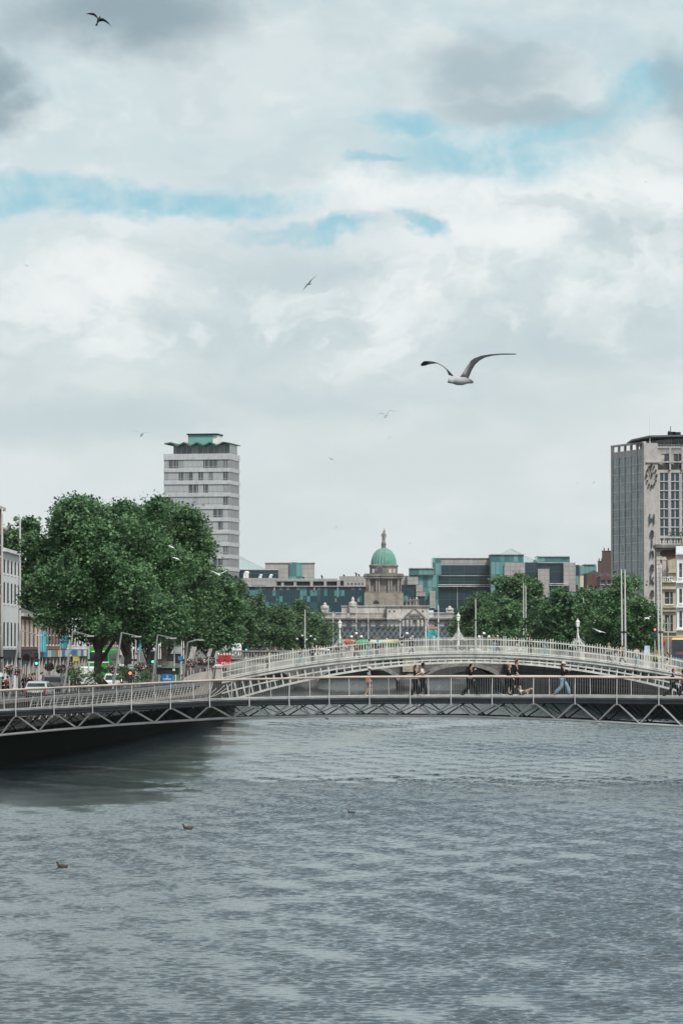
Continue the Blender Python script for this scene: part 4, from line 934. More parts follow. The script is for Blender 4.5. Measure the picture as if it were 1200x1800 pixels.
clock_building()

# right quay buildings in front of it
def right_block():
    Y = 545.0; X = lambda p: PX(p, Y); Z = lambda q: PZ(q, Y)
    XB = 1154
    t = thing('brick_block', 'dark brick building with a heavy stone balustrade, in front of the clock building', 'building', (X(1153), Y, RZ))
    facade(t, (X(XB), Y), (1, 0), 14, RZ, Z(963), [(4.0+2.4*i, 5.0+2.4*i) for i in range(4)], [(Z(1045), Z(1015)), (Z(1100), Z(1070))], M_brickx, M_win, M_white, depth=3, bars=(2, 2), sill=.12)
    q = MB()
    for i, z in enumerate(np.arange(RZ+4, Z(965), .62)): q.fbox((X(XB), Y), (1, 0), -.05, .75 if i % 2 else .45, -.6, .08, z, z+.55)
    q.build('quoin', M_port, t)
    c = MB(); c.fbox((X(1151), Y), (1, 0), 0, 15, -3.5, .9, Z(963), Z(957.5)); c.fbox((X(1150), Y), (1, 0), 0, 15, -.5, .45, Z(967), Z(963.1)); c.build('cornice', M_portd, t)
    b = MB(); b.fbox((X(1151), Y), (1, 0), 0, 14.5, -.2, .35, Z(946), Z(943.5)); b.fbox((X(1151), Y), (1, 0), 0, 14.5, -.2, .3, Z(957.4), Z(955.5))
    for i in range(34): b.lathe([(.10, 0), (.15, .22), (.08, .5), (.12, .74)], (X(1152)+.25+.4*i, Y-.05, Z(955.5)), 6)
    for i in range(4): b.fbox((X(1151), Y), (1, 0), 3.8*i, 3.8*i+.7, -.25, .38, Z(957), Z(943))
    b.build('balustrade', M_port, t)
    sh = thing('hedge', 'clipped dark green hedge on the roof terrace behind the stone balustrade', 'hedge', (X(1188), Y+4, Z(957)))
    hm = MB(); 
    for k in range(1500):
        p = Vector((X(1180)+random.random()*9, Y+3+random.random()*1.6, Z(957)+random.random()*(Z(934)-Z(957)))); s = .12
        a, b_ = Vector((random.gauss(0, 1), random.gauss(0, 1), random.gauss(0, 1))).normalized()*s, Vector((random.gauss(0, 1), random.gauss(0, 1), random.gauss(0, 1))).normalized()*s
        hm.add([p-a, p-b_, p+a, p+b_], [(0, 1, 2, 3)])
    hm.build('foliage', mat('hedge_leaf', (0.03, 0.07, 0.03), .7, var=.4), sh, fix=False)
    hb = MB(); hb.box((X(1180)+4.5, Y+3.8, Z(956.5)), (9, 1.2, .5)); hb.build('planter', M_portd, sh)
    # cream ornate house
    Y2 = 500.0; X = lambda p: PX(p, Y2); Z = lambda q: PZ(q, Y2)
    t = thing('ornate_house', 'cream stone house with a curved gable and balustrade, right of the tall masts', 'building', (X(1163), Y2, RZ))
    cr = mat('cream_stone', (0.42, 0.38, 0.29), .8, var=.12, stain=.45)
    facade(t, (X(1163), Y2), (1, 0), 6.5, RZ+3.6, Z(1020), [(.35, .95), (1.05, 1.4), (2.0, 2.75), (4.6, 5.2)], [(Z(1110), Z(1081)), (Z(1062), Z(1040))], cr, M_win, M_white, depth=2, bars=(1, 2), sill=.15)
    gb = MB(); gx = X(1172.5); hw = X(1190)-X(1172.5)
    gb.prism([(gx, Z(1020)), (gx+hw*1.1, Z(1020)), (gx+hw*1.1, Z(983)), (gx+hw*.7, Z(982)), (gx+hw*.2, Z(984)), (gx+hw*.02, Z(986)), (gx+hw*.06, Z(995)), (gx+hw*.15, Z(1003)), (gx+hw*.2, Z(1007))], Y2-.02, Y2+.9)
    gb.build('curved_gable', cr, t)
    for z in (1007, 1024, 1036, 1068, 1075, 1112):
        m = MB(); m.fbox((X(1163 if z > 1010 else 1173), Y2), (1, 0), 0, 6.2 if z > 1010 else 3, -.1, .35, Z(z), Z(z-2)); m.build('string_course', cr, t)
    bl = MB(); bl.fbox((X(1163), Y2), (1, 0), 0, 1.4, -.2, .4, Z(1015), Z(1014))
    for i in range(5): bl.fbox((X(1163), Y2), (1, 0), .05+.28*i, .15+.28*i, .05, .3, Z(1022), Z(1015))
    bl.build('balcony', M_white, t)
    s = MB(); s.fbox((X(1163), Y2), (1, 0), 0, 6.5, -1.9, -.3, RZ, RZ+3.6); s.build('ground_storey', M_shopd, t)
    g = MB(); g.fbox((X(1163), Y2), (1, 0), 0, 6.5, -.25, .3, RZ+2.9, RZ+3.59); g.build('shop_sign', mat('slate_blue_sign', (0.05, 0.07, 0.10), .5), t)
    st = MB(); xx = X(1169); st.box((xx, Y2+2, Z(1000)), (.5, .5, 3.2)); st.box((xx, Y2+2, Z(983)), (.75, .6, .15)); st.build('chimney', M_port, t)
    # white painted house
    Y3 = 455.0; X = lambda p: PX(p, Y3); Z = lambda q: PZ(q, Y3)
    t = thing('white_house', 'white painted classical house cut by the right edge of the photograph', 'building', (X(1188), Y3, RZ))
    facade(t, (X(1189), Y3), (1, 0), 8, RZ+3.8, Z(975), [(.28, .62), (1.1, 2.0), (3.2, 4.1), (5.3, 6.2)], [(Z(1103), Z(1074)), (Z(1060), Z(1035)), (Z(1015), Z(990))], M_whiter, M_win, M_white, depth=1.5, bars=(1, 2), sill=.15)
    for z in (975, 1025, 1068, 1108):
        m = MB(); m.fbox((X(1187), Y3), (1, 0), 0, 8.3, -.1, .42, Z(z), Z(z-3)); m.build('cornice', M_whiter, t)
    s = MB(); s.fbox((X(1189), Y3), (1, 0), 0, 8, -1.4, -.3, RZ, RZ+3.8); s.build('ground_storey', M_shopd, t)
    ch = MB(); ch.box((X(1199), Y3+2, Z(968)), (1.2, .8, 1.2)); ch.build('chimney', M_whiter, t)
right_block()

# ------------------------------------------------------------------ stone road bridge and railway bridge
def stone_bridge():
    Y = 590.0; Dp = 42.0; X = lambda p: PX(p, Y); Z = lambda q: PZ(q, Y)
    t = thing('stone_bridge', 'grey stone road bridge of three arches behind the white footbridge', 'bridge', (X(630), Y, 0))
    arcs = [(366, 518), (556, 702), (740, 884)]; zc = Z(1171); zs = 0.55
    gs = blocks('bridge_granite', (0.10, 0.097, 0.094), (0.15, 0.143, 0.136), (0.06, .06, .056), 1.3, .55, .04, axis='x', stain=.5, algae_shade=.5)
    top = []; e = 340.0
    def arcz(a, b, p):
        u = (p-(a+b)/2)/((b-a)/2); return zs+(zc-zs)*math.sqrt(max(0, 1-u*u))
    mb = MB(); deck = Z(1159)
    ring = MB()
    for a, b in arcs:
        mb.prism([(X(e), -2), (X(a), -2), (X(a), deck), (X(e), deck)], Y, Y+Dp)
        ps = a+(b-a)*(1-np.cos(np.linspace(0, math.pi, 19)))/2
        mb.strip([(X(p), deck) for p in ps], [(X(p), arcz(a, b, p)) for p in ps], Y, Y+Dp)
        cxx = X((a+b)/2); hw = (X(b)-X(a))/2
        pts = [(cxx-hw*math.cos(v), zs+(zc-zs)*math.sin(v)) for v in np.linspace(0, math.pi, 22)]
        out_ = [(cxx-(hw+.75)*math.cos(v), zs+(zc-zs+.6)*math.sin(v)) for v in np.linspace(0, math.pi, 22)]
        ring.strip(out_, pts, Y-.22, Y+.05)
        e = b
    mb.prism([(X(e), -2), (X(910), -2), (X(910), deck), (X(e), deck)], Y, Y+Dp)
    mb.build('arches', gs, t); ring.build('arch_ring', mat('ring_stone', (0.20, 0.19, 0.18), .85, stain=.3), t)
    par = MB(); par.prism([(X(330), deck), (X(910), deck), (X(910), deck+.3), (X(330), deck+.3)], Y-.35, Y+.4)
    par.prism([(X(330), deck+1.15), (X(910), deck+1.15), (X(910), deck+1.38), (X(330), deck+1.38)], Y-.2, Y+.35)
    for p in np.arange(332, 910, 5.0): par.box((X(p), Y+.05, deck+.72), (.22, .22, .86))
    for p in (352, 537, 721, 897): par.box((X(p), Y, deck+.75), (1.6, .9, 1.45))
    par.build('balustrade', mat('balustrade_stone', (0.20, 0.195, 0.185), .85, stain=.3), t)
    for p in (537, 721): cw = MB(); cw.lathe([(1.9, -2), (1.9, 1.6), (.6, 2.6), (.5, deck)], (X(p), Y+.1, 0), 12); cw.build('cutwater', gs, t)
    for p, g in ((721, 1),):
        cp = MB(); cp.box((X(p), Y-.5, Z(1166)), (2.4, .5, 2.6)); cp.box((X(p), Y-.6, Z(1166)+1.0), (2.9, .7, .3)); cp.build('carved_panel', mat('carved_stone', (0.30, 0.27, 0.22), .9), t)
    rd = MB(); rd.box((X(620), Y+Dp/2, deck+.1), (X(910)-X(330), Dp-1, .2)); rd.build('roadway', M_asph, t)
    # triple globe lamps on the parapet
    def lamp(px, label, hh=2.4, yy=Y+.05):
        l = thing('globe_lamp', label, 'street lamp', (PX(px, yy), yy, deck+1.38), 'triple globe lamps on the stone bridge')
        x, z = PX(px, yy), deck+1.38; m = MB()
        m.lathe([(.22, 0), (.2, .3), (.09, .5), (.07, hh-.5), (.1, hh-.4), (.05, hh)], (x, yy, z), 8)
        for s_ in (-1, 1): m.tube([(x, yy, z+hh-.7), (x+s_*.45, yy, z+hh-.75), (x+s_*.75, yy, z+hh-.5)], .04, 5)
        m.build('lamp_column', M_black, l)
        for dx, dz in ((-.75, -.3), (.75, -.3), (0, .2)):
            g = MB(); g.ball((x+dx, yy, z+hh+dz), .23, 10, 6); go = g.build('globe', M_globe, l, True)
            c = MB(); c.lathe([(.16, 0), (.1, .12), (.02, .22)], (x+dx, yy, z+hh+dz+.2), 8); c.build('cap', M_black, go)
        return l
    lamp(626, 'triple globe lamp left of the bare mast on the stone bridge, above the white railing')
    lamp(715, 'triple globe lamp on the stone bridge nearest the patterned poster')
    lamp(850, 'triple globe lamp in front of the right hand trees, beyond the white railing')
    return deck
SDECK = stone_bridge()
def railway_bridge():
    Y = 880.0; X = lambda p: PX(p, Y); Z = lambda q: PZ(q, Y)
    t = thing('railway_bridge', 'dark iron lattice railway bridge in front of the domed building', 'bridge', (X(720), Y, 0))
    m = mat('railway_iron', (0.055, 0.07, 0.08), .6, var=.2, stain=.3); lite = mat('lattice_iron', (0.17, 0.20, 0.215), .6, var=.15)
    a, b = 520, 930; zt, zb = Z(1101), Z(1127)
    d = MB(); d.prism([(X(a), zb-1.6), (X(b), zb-1.6), (X(b), zb), (X(a), zb)], Y+.2, Y+9); d.build('deck', m, t)
    bk = MB(); bk.prism([(X(a), zb), (X(b), zb), (X(b), Z(1104)), (X(a), Z(1104))], Y+8.2, Y+8.5)
    for p in np.arange(a, b, 9.2): bk.tube([(X(p), Y+8.6, zb), (X(p+12), Y+8.6, zt)], .13, 4); bk.tube([(X(p+12), Y+8.6, zb), (X(p), Y+8.6, zt)], .13, 4)
    bk.prism([(X(a), zt-.3), (X(b), zt-.3), (X(b), zt), (X(a), zt)], Y+8, Y+8.6); bk.build('far_girder', m, t)
    for z in (zt-.25, zb):
        c = MB(); c.prism([(X(a), z-.1), (X(b), z-.1), (X(b), z+.25), (X(a), z+.25)], Y-.25, Y+.25); c.build('chord', m, t)
    step = 19.0; k = 0
    for p in np.arange(a, b, step):
        mb = MB()
        for q in (0, step/2):
            mb.tube([(X(p+q), Y-.12, zb), (X(p+q+step), Y-.12, zt)], .11, 4); mb.tube([(X(p+q+step), Y+.12, zb), (X(p+q), Y+.12, zt)], .11, 4)
        mb.build('lattice', lite, t)
        pm = MB()
        for q in (0, step/2):
            r = .5; cx, cz = X(p+q+3), zt+.62; pm.tube([(cx+r*math.sin(v), Y, cz+r*math.cos(v)) for v in np.linspace(0, 2*math.pi, 5)], .07, 4)
        pm.build('cresting', lite, t)
    for p in (600, 760, 880):
        c = MB(); c.lathe([(1.3, -2), (1.2, 1), (1.1, zb-2), (1.4, zb-1.6)], (X(p), Y+4, 0), 14); c.build('pier', m, t)
railway_bridge()
def low_bridge():
    Y = 835.0; X = lambda p: PX(p, Y); Z = lambda q: PZ(q, Y); t = thing('concrete_bridge', 'low dark concrete bridge glimpsed through the arches of the stone bridge', 'bridge', (X(640), Y, 0))
    m = MB(); top = 4.6; e = 380.0
    for a, b in ((420, 500), (520, 770), (790, 890)):
        m.prism([(X(e), -2), (X(a), -2), (X(a), top), (X(e), top)], Y, Y+16); ps = np.linspace(a, b, 15)
        m.strip([(X(p), top) for p in ps], [(X(p), .15+1.5*math.sqrt(max(0, 1-((p-(a+b)/2)/((b-a)/2))**2))) for p in ps], Y, Y+16); e = b
    m.prism([(X(e), -2), (X(930), -2), (X(930), top), (X(e), top)], Y, Y+16); m.build('arches', mat('dark_concrete', (.05, .05, .05), .9, stain=.4), t)
    r_ = MB(); r_.prism([(X(380), top), (X(930), top), (X(930), top+1), (X(380), top+1)], Y+.1, Y+.5); r_.build('parapet', M_portd, t)
low_bridge()

# ------------------------------------------------------------------ trees
def leaf_mat(name, c1, c2):
    m = mat(name, tuple(x*.55 for x in c1), .55, var=0, scale=1.1, col2=tuple(x*1.15 for x in c2), transl=.20, spec=.22); return m  # noise paints lit clumps and black gaps into the leaf colour
LEAF = [leaf_mat('plane_leaf', (0.018, 0.075, 0.036), (0.140, 0.262, 0.115)), leaf_mat('plane_leaf_dark', (0.016, 0.065, 0.034), (0.130, 0.230, 0.098)),
        leaf_mat('plane_leaf_far', (0.036, 0.100, 0.052), (0.135, 0.225, 0.105))]
BARK = mat('plane_bark', (0.085, 0.072, 0.06), .9, var=.4, scale=1.2, bump=.5)
def leaves(lobes, per, leaf, seed):
    """leaf-shaped quads in clumps through each lobe (x,y,z,rx,ry,rz)"""
    g = np.random.default_rng(seed); allc = []
    for (x, y, z, rx, ry, rz, w) in lobes:
        n = max(4, int(per*w*rx*rz/9)); d = g.normal(size=(n, 3)); d /= np.linalg.norm(d, axis=1)[:, None]
        d[:, 2] = np.where(d[:, 2] < -.55, -d[:, 2], d[:, 2])
        rr = 1-np.abs(g.normal(0, .20, n))+(g.random(n)-.5)*.14; rr = np.clip(rr, .25, 1.10)
        cl = np.array([x, y, z])+d*rr[:, None]*np.array([rx, ry, rz]); cr = .45+g.random(n)*.45
        m = 15
        p = cl[:, None, :]+g.normal(size=(n, m, 3))*cr[:, None, None]*np.array([.55, .55, .42])
        allc.append(p.reshape(-1, 3))
    c = np.concatenate(allc); N = len(c)
    a = g.normal(size=(N, 3)); a[:, 2] *= .6; a /= np.linalg.norm(a, axis=1)[:, None]
    b = g.normal(size=(N, 3)); b -= (a*b).sum(1)[:, None]*a; b /= np.linalg.norm(b, axis=1)[:, None]
    s = (leaf*(.45+1.15*g.random(N)**1.6))[:, None]
    v = np.stack([c-a*s, c-b*s*.62, c+a*s*.9, c+b*s*.62], 1).reshape(-1, 3)
    return v
def quads_mesh(name, v, m):
    me = bpy.data.meshes.new(name); n = len(v)//4
    me.vertices.add(len(v)); me.vertices.foreach_set('co', v.astype(np.float32).ravel())
    me.loops.add(n*4); me.loops.foreach_set('vertex_index', np.arange(n*4, dtype=np.int32))
    me.polygons.add(n); me.polygons.foreach_set('loop_start', np.arange(0, n*4, 4, dtype=np.int32)); me.polygons.foreach_set('loop_total', np.full(n, 4, dtype=np.int32))
    me.update(calc_edges=True); me.materials.append(m); return me
def tree(label, base, H, Rr, seed, per=110, leaf=.20, lm=0, trunk_h=.27, lean=0.0, group='plane trees along the quays', nl=16, flat=1.0):
    g = random.Random(seed); t = thing('plane_tree', label, 'tree', base, group)
    th = H*trunk_h; lob = []
    zc = th+(H-th)*.52; rz = (H-th)*.52
    lob.append((0, 0, zc, Rr*.62, Rr*.62, rz*.74, .9)); lob.append((0, 0, zc-rz*.35, Rr*.76, Rr*.70, rz*.48, .9))
    nl = int(nl*1.5)
    for k in range(nl):
        a = 2*math.pi*k/nl*2.4+g.random()*.8; h = g.uniform(-.62, .80); rad = math.sqrt(max(.05, 1-h*h*.85))*g.uniform(.66, .92)
        s = g.uniform(.19, .34)
        lob.append((Rr*rad*math.cos(a)*(.8 if h > .4 else 1), Rr*rad*math.sin(a)*.9, zc+rz*h*flat*.92, Rr*s, Rr*s, rz*s*.78, 1.0))
    for k in range(8):
        a = g.random()*6.28; h = g.uniform(-.5, .98); rad = math.sqrt(max(.02, 1-h*h))*g.uniform(.9, 1.02)
        lob.append((Rr*rad*math.cos(a), Rr*rad*math.sin(a)*.9, zc+rz*h, Rr*.14, Rr*.14, Rr*.12, 3.5))
    me = quads_mesh('crown', leaves(lob, per, leaf, seed), LEAF[lm])
    c = bpy.data.objects.new('crown', me); COL.objects.link(c); c.parent = t
    tr = MB(); r0 = max(.16, H*.024); kx = lean
    pts = [(0, 0, -.1), (kx*.05, 0, .4), (kx*.35, .1, th*.55), (kx*.8, 0, th), (kx*.7, .1, th+(H-th)*.35), (kx*.3, 0, H*.8)]
    tr.tube(pts, [r0*1.5, r0*1.1, r0, r0*.88, r0*.5, r0*.12], 9)
    for k in range(9):
        l = lob[1+k % nl]; st = Vector(pts[3])+Vector((0, 0, (H-th)*.3*g.random())); e = Vector((l[0]*.85, l[1]*.85, l[2]))
        mid = (st+e)/2+Vector((g.uniform(-.4, .4), g.uniform(-.4, .4), -.3+g.random()*.6)); tr.tube([st, mid, e], [r0*.48, r0*.28, r0*.08], 6)
    tr.build('trunk', BARK, t, True, world=False)
    return t
def at(px, Y, z): return (PX(px, Y), Y, z)
def TH(py, Y, z): return PZ(py, Y)-z
tree('largest plane tree, leaning trunk, standing left of centre on the left quay', at(192, 322, LZ), TH(880, 322, LZ), 6.7, 11, per=420, leaf=.135, trunk_h=.10, lean=-1.2, nl=30)
tree('second large plane tree, overlapping the big one and hiding the foot of the tower', at(288, 352, LZ), TH(886, 352, LZ), 4.6, 23, per=380, leaf=.145, lm=1, trunk_h=.12, nl=26)
tree('plane tree behind the white building, showing at the far left over its roof', at(28, 400, LZ), TH(915, 400, LZ), 4.2, 31, lm=1, per=120, leaf=.24, trunk_h=.3)
tree('plane tree filling the gap behind the two largest trees on the left quay', at(225, 380, LZ), TH(905, 380, LZ), 5.5, 37, lm=1, per=200, leaf=.2, trunk_h=.14)
tree('plane tree low behind the coffee kiosk, under the second large tree', at(328, 420, LZ), TH(945, 420, LZ), 3.3, 38, lm=1, per=220, leaf=.2, trunk_h=.12)
tree('shaded plane tree beyond the green bus, seen under the two largest crowns', at(262, 500, LZ), TH(990, 500, LZ), 5.6, 39, lm=1, per=160, leaf=.24, trunk_h=.10)
tree('plane tree third from the tower side, lighter green, right of the two largest', at(376, 430, LZ), TH(1012, 430, LZ), 3.3, 41, per=300, leaf=.17, trunk_h=.12)
row = [(398, 660, 1012, 4.6, 43), (428, 685, 1040, 4.2, 47), (478, 740, 1060, 4.6, 53), (514, 790, 1063, 4.8, 59), (548, 840, 1074, 4.5, 61), (450, 800, 1066, 4.8, 67), (572, 885, 1093, 3.5, 68)]
lbl = ['light green plane tree below the tower foot, beside the red hoarding', 'plane tree between the tower foot and the low glass offices', 'plane tree in front of the low glass offices, left of two thin masts',
       'plane tree behind the two thin masts left of the bare mast', 'plane tree with the bare lamp mast in front, left of the railway bridge', 'far plane tree in the gap of the left row', 'small last plane tree of the left row, touching the lattice bridge']
for (p, Y, top, r, s), lb in zip(row, lbl): tree(lb, at(p, Y, LZ), TH(top, Y, LZ), r, s, per=230, leaf=.21, lm=2 if Y > 600 else 0, trunk_h=.12)
rrow = [(1092, 470, 1013, 3.7, 71, 0), (1126, 440, 1048, 2.2, 73, 1), (1058, 500, 1040, 3.4, 79, 1), (1003, 540, 1038, 4.2, 83, 0), (965, 570, 1052, 3.6, 89, 2), (908, 700, 1006, 5.4, 98, 1), (852, 730, 1040, 4.6, 101, 2), (822, 760, 1068, 3.2, 103, 1), (880, 655, 1060, 4.0, 107, 0)]
rl = ['tall right quay plane tree with twin white masts in front of it', 'darker plane tree between the twin masts and the tall masts on the right', 'dark plane tree just left of the twin white masts', 'broad plane tree behind the right hand white lamp of the arched bridge',
      'plane tree left of the right hand white lamp', 'tallest of the far right quay trees, in front of the pyramid roofed offices', 'far plane tree in front of the broad dark glass block', 'small far plane tree at the end of the lattice bridge', 'lower plane tree in front of the tallest far right one']
for (p, Y, top, r, s, lm), lb in zip(rrow, rl): tree(lb, at(p, Y, RZ), TH(top, Y, RZ), r, s, per=260, leaf=.17 if Y < 520 else .21, lm=lm, trunk_h=.10)

# ------------------------------------------------------------------ people
def skin_mesh(V, E, Rd, sub=1):
    me = bpy.data.meshes.new('sk'); me.from_pydata(V, E, []); o = bpy.data.objects.new('sk', me); COL.objects.link(o)
    md = o.modifiers.new('s', 'SKIN'); md.use_smooth_shade = True
    for i, d in enumerate(me.skin_vertices[0].data):
        r = Rd[i]; d.radius = r if hasattr(r, '__len__') else (r, r); d.use_root = (i == 0)
    if sub: m2 = o.modifiers.new('u', 'SUBSURF'); m2.levels = sub; m2.render_levels = sub
    dg = bpy.context.evaluated_depsgraph_get(); ev = bpy.data.meshes.new_from_object(o.evaluated_get(dg))
    vs = [tuple(v.co) for v in ev.vertices]; fs = [tuple(p.vertices) for p in ev.polygons]
    bpy.data.objects.remove(o); bpy.data.meshes.remove(ev); return vs, fs
SK = {'light': mat('skin_light', (0.42, 0.27, 0.205), .6, var=.05), 'dark': mat('skin_dark', (0.10, 0.05, 0.035), .6, var=.05)}
def cloth(name, c): return mat('cloth_'+name, tuple(x*.8 for x in c), .95, var=.15, scale=6, spec=.12)
CL = {k: cloth(k, c) for k, c in dict(black=(.012, .013, .016), white=(.62, .62, .60), grey=(.22, .26, .28), denim=(.22, .34, .42), navy=(.02, .03, .06), red=(.35, .05, .04), pink=(.34, .24, .23),
      orange=(.52, .17, .10), green=(.20, .40, .10), brown=(.10, .05, .03), blond=(.30, .18, .08), teal=(.06, .25, .30), beige=(.52, .50, .45), hviz=(.35, .55, .05), blue=(.05, .12, .30)).items()}
def person(label, loc, face=0.0, h=1.72, top='black', legs='black', hair='brown', skin='light', stride=.3, arms='walk', shoes='black', hat=None, bag=None, shorts=False, longhair=False, skirt=False, sleeves=True, group=None):
    """local x = walking direction"""
    k = h/1.72; t = thing('person', label, 'person', loc, group); t.rotation_euler = (0, 0, face); S = lambda p: (p[0]*k, p[1]*k, p[2]*k)
    s = stride; sd_ = -.025*s/.3
    J = dict(pel=(0, 0, .95+sd_), wai=(.01, 0, 1.10+sd_), che=(.02, 0, 1.28+sd_), neck=(.03, 0, 1.46+sd_), hd0=(.045, 0, 1.55+sd_), hd1=(.055, 0, 1.63+sd_),
             hL=(0, .085, .90+sd_), hR=(0, -.085, .90+sd_), kL=(s*.62+.03, .09, .50+sd_), kR=(-s*.30+.05, -.09, .50+sd_), aL=(s*.95, .09, .09), aR=(-s*1.15, -.09, .11+s*.10),
             tL=(s*.95+.17, .10, .035), tR=(-s*1.15+.15, -.10, .035), sL=(.01, .175, 1.40+sd_), sR=(.01, -.175, 1.40+sd_))
    if arms == 'walk': J.update(eL=(-.12*s/.3, .22, 1.13), wL=(-.10*s/.3+.06, .21, .90), eR=(.10*s/.3, -.22, 1.13), wR=(.28*s/.3, -.20, .96))
    elif arms == 'phone': J.update(eL=(.06, .20, 1.14), wL=(.30, .08, 1.27), eR=(.06, -.20, 1.14), wR=(.30, -.08, 1.29))
    elif arms == 'drink': J.update(eL=(-.05, .21, 1.13), wL=(.10, .20, .92), eR=(.08, -.20, 1.15), wR=(.24, -.08, 1.38))
    else: J.update(eL=(-.02, .21, 1.13), wL=(.04, .21, .88), eR=(-.02, -.21, 1.13), wR=(.04, -.21, .88))
    J = {a: S(b) for a, b in J.items()}
    names = ['pel', 'wai', 'che', 'neck', 'hd0', 'hd1', 'hL', 'hR', 'kL', 'kR', 'aL', 'aR', 'tL', 'tR', 'sL', 'sR', 'eL', 'eR', 'wL', 'wR']
    rad = dict(pel=(.13, .10), wai=(.12, .09), che=(.14, .10), neck=.052, hd0=.075, hd1=(.078, .092), hL=.085, hR=.085, kL=.058, kR=.058, aL=.040, aR=.040, tL=.034, tR=.034, sL=.052, sR=.052, eL=.040, eR=.040, wL=.027, wR=.027)
    ed = [('pel', 'wai'), ('wai', 'che'), ('che', 'neck'), ('neck', 'hd0'), ('hd0', 'hd1'), ('pel', 'hL'), ('pel', 'hR'), ('hL', 'kL'), ('hR', 'kR'), ('kL', 'aL'), ('kR', 'aR'), ('aL', 'tL'), ('aR', 'tR'),
          ('che', 'sL'), ('che', 'sR'), ('sL', 'eL'), ('sR', 'eR'), ('eL', 'wL'), ('eR', 'wR')]
    def sk(sub, infl, over={}):
        ns = [n for n in names if n in sub]; ix = {n: i for i, n in enumerate(ns)}
        rr = []
        for n in ns:
            r = over.get(n, rad[n]); r = r if hasattr(r, '__len__') else (r, r); rr.append(((r[0]+infl)*k, (r[1]+infl)*k))
        return skin_mesh([J[n] for n in ns], [(ix[a], ix[b]) for a, b in ed if a in ix and b in ix], rr)
    body = MB(); body.add(*sk(names, 0))
    hd = Vector(J['hd1']); body.ball(tuple(hd+Vector((0, 0, .0))), .098*k, 10, 8, (1.0, .80, 1.22))
    body.ball(tuple(hd+Vector((.098*k, 0, -.015*k))), .018*k, 6, 4, (1, .8, 1.4))
    for s_ in (-1, 1):
        body.ball(tuple(hd+Vector((0, s_*.078*k, -.01*k))), .022*k, 6, 4, (.8, .5, 1.3))
    for w, e in (('wL', 'eL'), ('wR', 'eR')):
        a = Vector(J[w]); d = (a-Vector(J[e])).normalized(); sv = d.cross(Vector((1, 0, 0))).normalized() if abs(d.x) < .9 else Vector((0, 1, 0)); nn = d.cross(sv).normalized()
        c = a+d*.05*k; body.tube([a, c, c+d*.035*k], [.026*k, .034*k, .030*k], 6)
        for i in range(4):
            b0 = c+d*.03*k+nn*(i-1.5)*.016*k; L_ = (.062, .074, .070, .054)[i]*k
            body.tube([b0, b0+d*L_*.5+sv*.006*k, b0+d*L_*.85+sv*.02*k], [.0085*k, .008*k, .006*k], 5)
        b0 = c-nn*.03*k; body.tube([b0, b0+d*.025*k-nn*.02*k, b0+d*.05*k-nn*.022*k], [.010*k, .009*k, .007*k], 5)
    bo = body.build('body', SK[skin], t, True, world=False)
    up = ['pel', 'wai', 'che', 'sL', 'sR', 'eL', 'eR']+(['wL', 'wR'] if sleeves else [])
    m = MB(); m.add(*sk(up, .018, dict(wL=.026, wR=.026, eL=.045, eR=.045, che=(.15, .115)))); m.build('top', CL[top], t, True, world=False)
    if skirt:
        z0 = J['pel'][2]; m = MB(); m.lathe([(.15*k, .08*k), (.19*k, -.05*k), (.26*k, -.45*k), (.25*k, -.45*k)], (0, 0, z0), 12, 1.15, .8); m.build('skirt', CL[legs], t, True, world=False)
    else:
        lo = ['pel', 'hL', 'hR', 'kL', 'kR']+([] if shorts else ['aL', 'aR'])
        m = MB(); m.add(*sk(lo, .024, dict(aL=.075, aR=.075, kL=.076, kR=.076))); m.build('shorts' if shorts else 'trousers', CL[legs], t, True, world=False)
    for a, b in (('aL', 'tL'), ('aR', 'tR')):
        A, B = Vector(J[a]), Vector(J[b]); f = MB()
        f.tube([A+Vector((-.075*k, 0, -.03*k)), A+Vector((-.02*k, 0, -.025*k)), (A+B)/2+Vector((0, 0, -.01*k)), B+Vector((.03*k, 0, 0))], [.034*k, .05*k, .046*k, .026*k], 8); f.build('shoe', CL[shoes], t, True, world=False)
    hm = MB(); hm.ball(tuple(hd+Vector((-.022*k, 0, .028*k))), .104*k, 12, 8, (.98, .90, 1.12))
    if longhair: hm.tube([hd+Vector((-.07*k, 0, .02*k)), hd+Vector((-.10*k, 0, -.12*k)), hd+Vector((-.11*k, 0, -.28*k))], [.07*k, .075*k, .035*k], 8)
    hm.build('hair', CL[hair], t, True, world=False)
    if hat:
        q = MB(); q.lathe([(.108*k, 0), (.112*k, .04*k), (.09*k, .10*k), (.03*k, .125*k)], tuple(hd+Vector((-.008*k, 0, .035*k))), 12); 
        q.lathe([(.14*k, 0), (.14*k, .012*k)], tuple(hd+Vector((.035*k, 0, .03*k))), 12); q.build('hat', CL[hat], t, True, world=False)
    if bag:
        q = MB(); q.box((.02*k, -.26*k, .98*k), (.26*k, .12*k, .28*k), taper=.85); q.tube([(.02*k, -.24*k, 1.1*k), (.02*k, -.16*k, 1.45*k)], .014*k, 5); q.build('shoulder_bag', CL[bag], t, world=False)
    return t
def on_mil(px, d=2.0):
    b = mdeck(px)+WD*d; b.z += .045; kx = b.x+0; 
    return (b.x-WD.x*d, b.y, b.z)
g1 = None
def mil(px, d=1.8, dz=0): 
    Yb = MY(px)+WD.y*d; q = mdeck(px+ (0)); x = PX(px, Yb); return (x, Yb, q.z+.045+dz)
A1 = R(-14)
person('person in a white hat with an orange bag crossing the near footbridge, leftmost on it', mil(648), A1, 1.52, 'grey', 'pink', 'grey', stride=.18, arms='walk', shoes='beige', hat='white', bag='orange', shorts=True, sleeves=False)
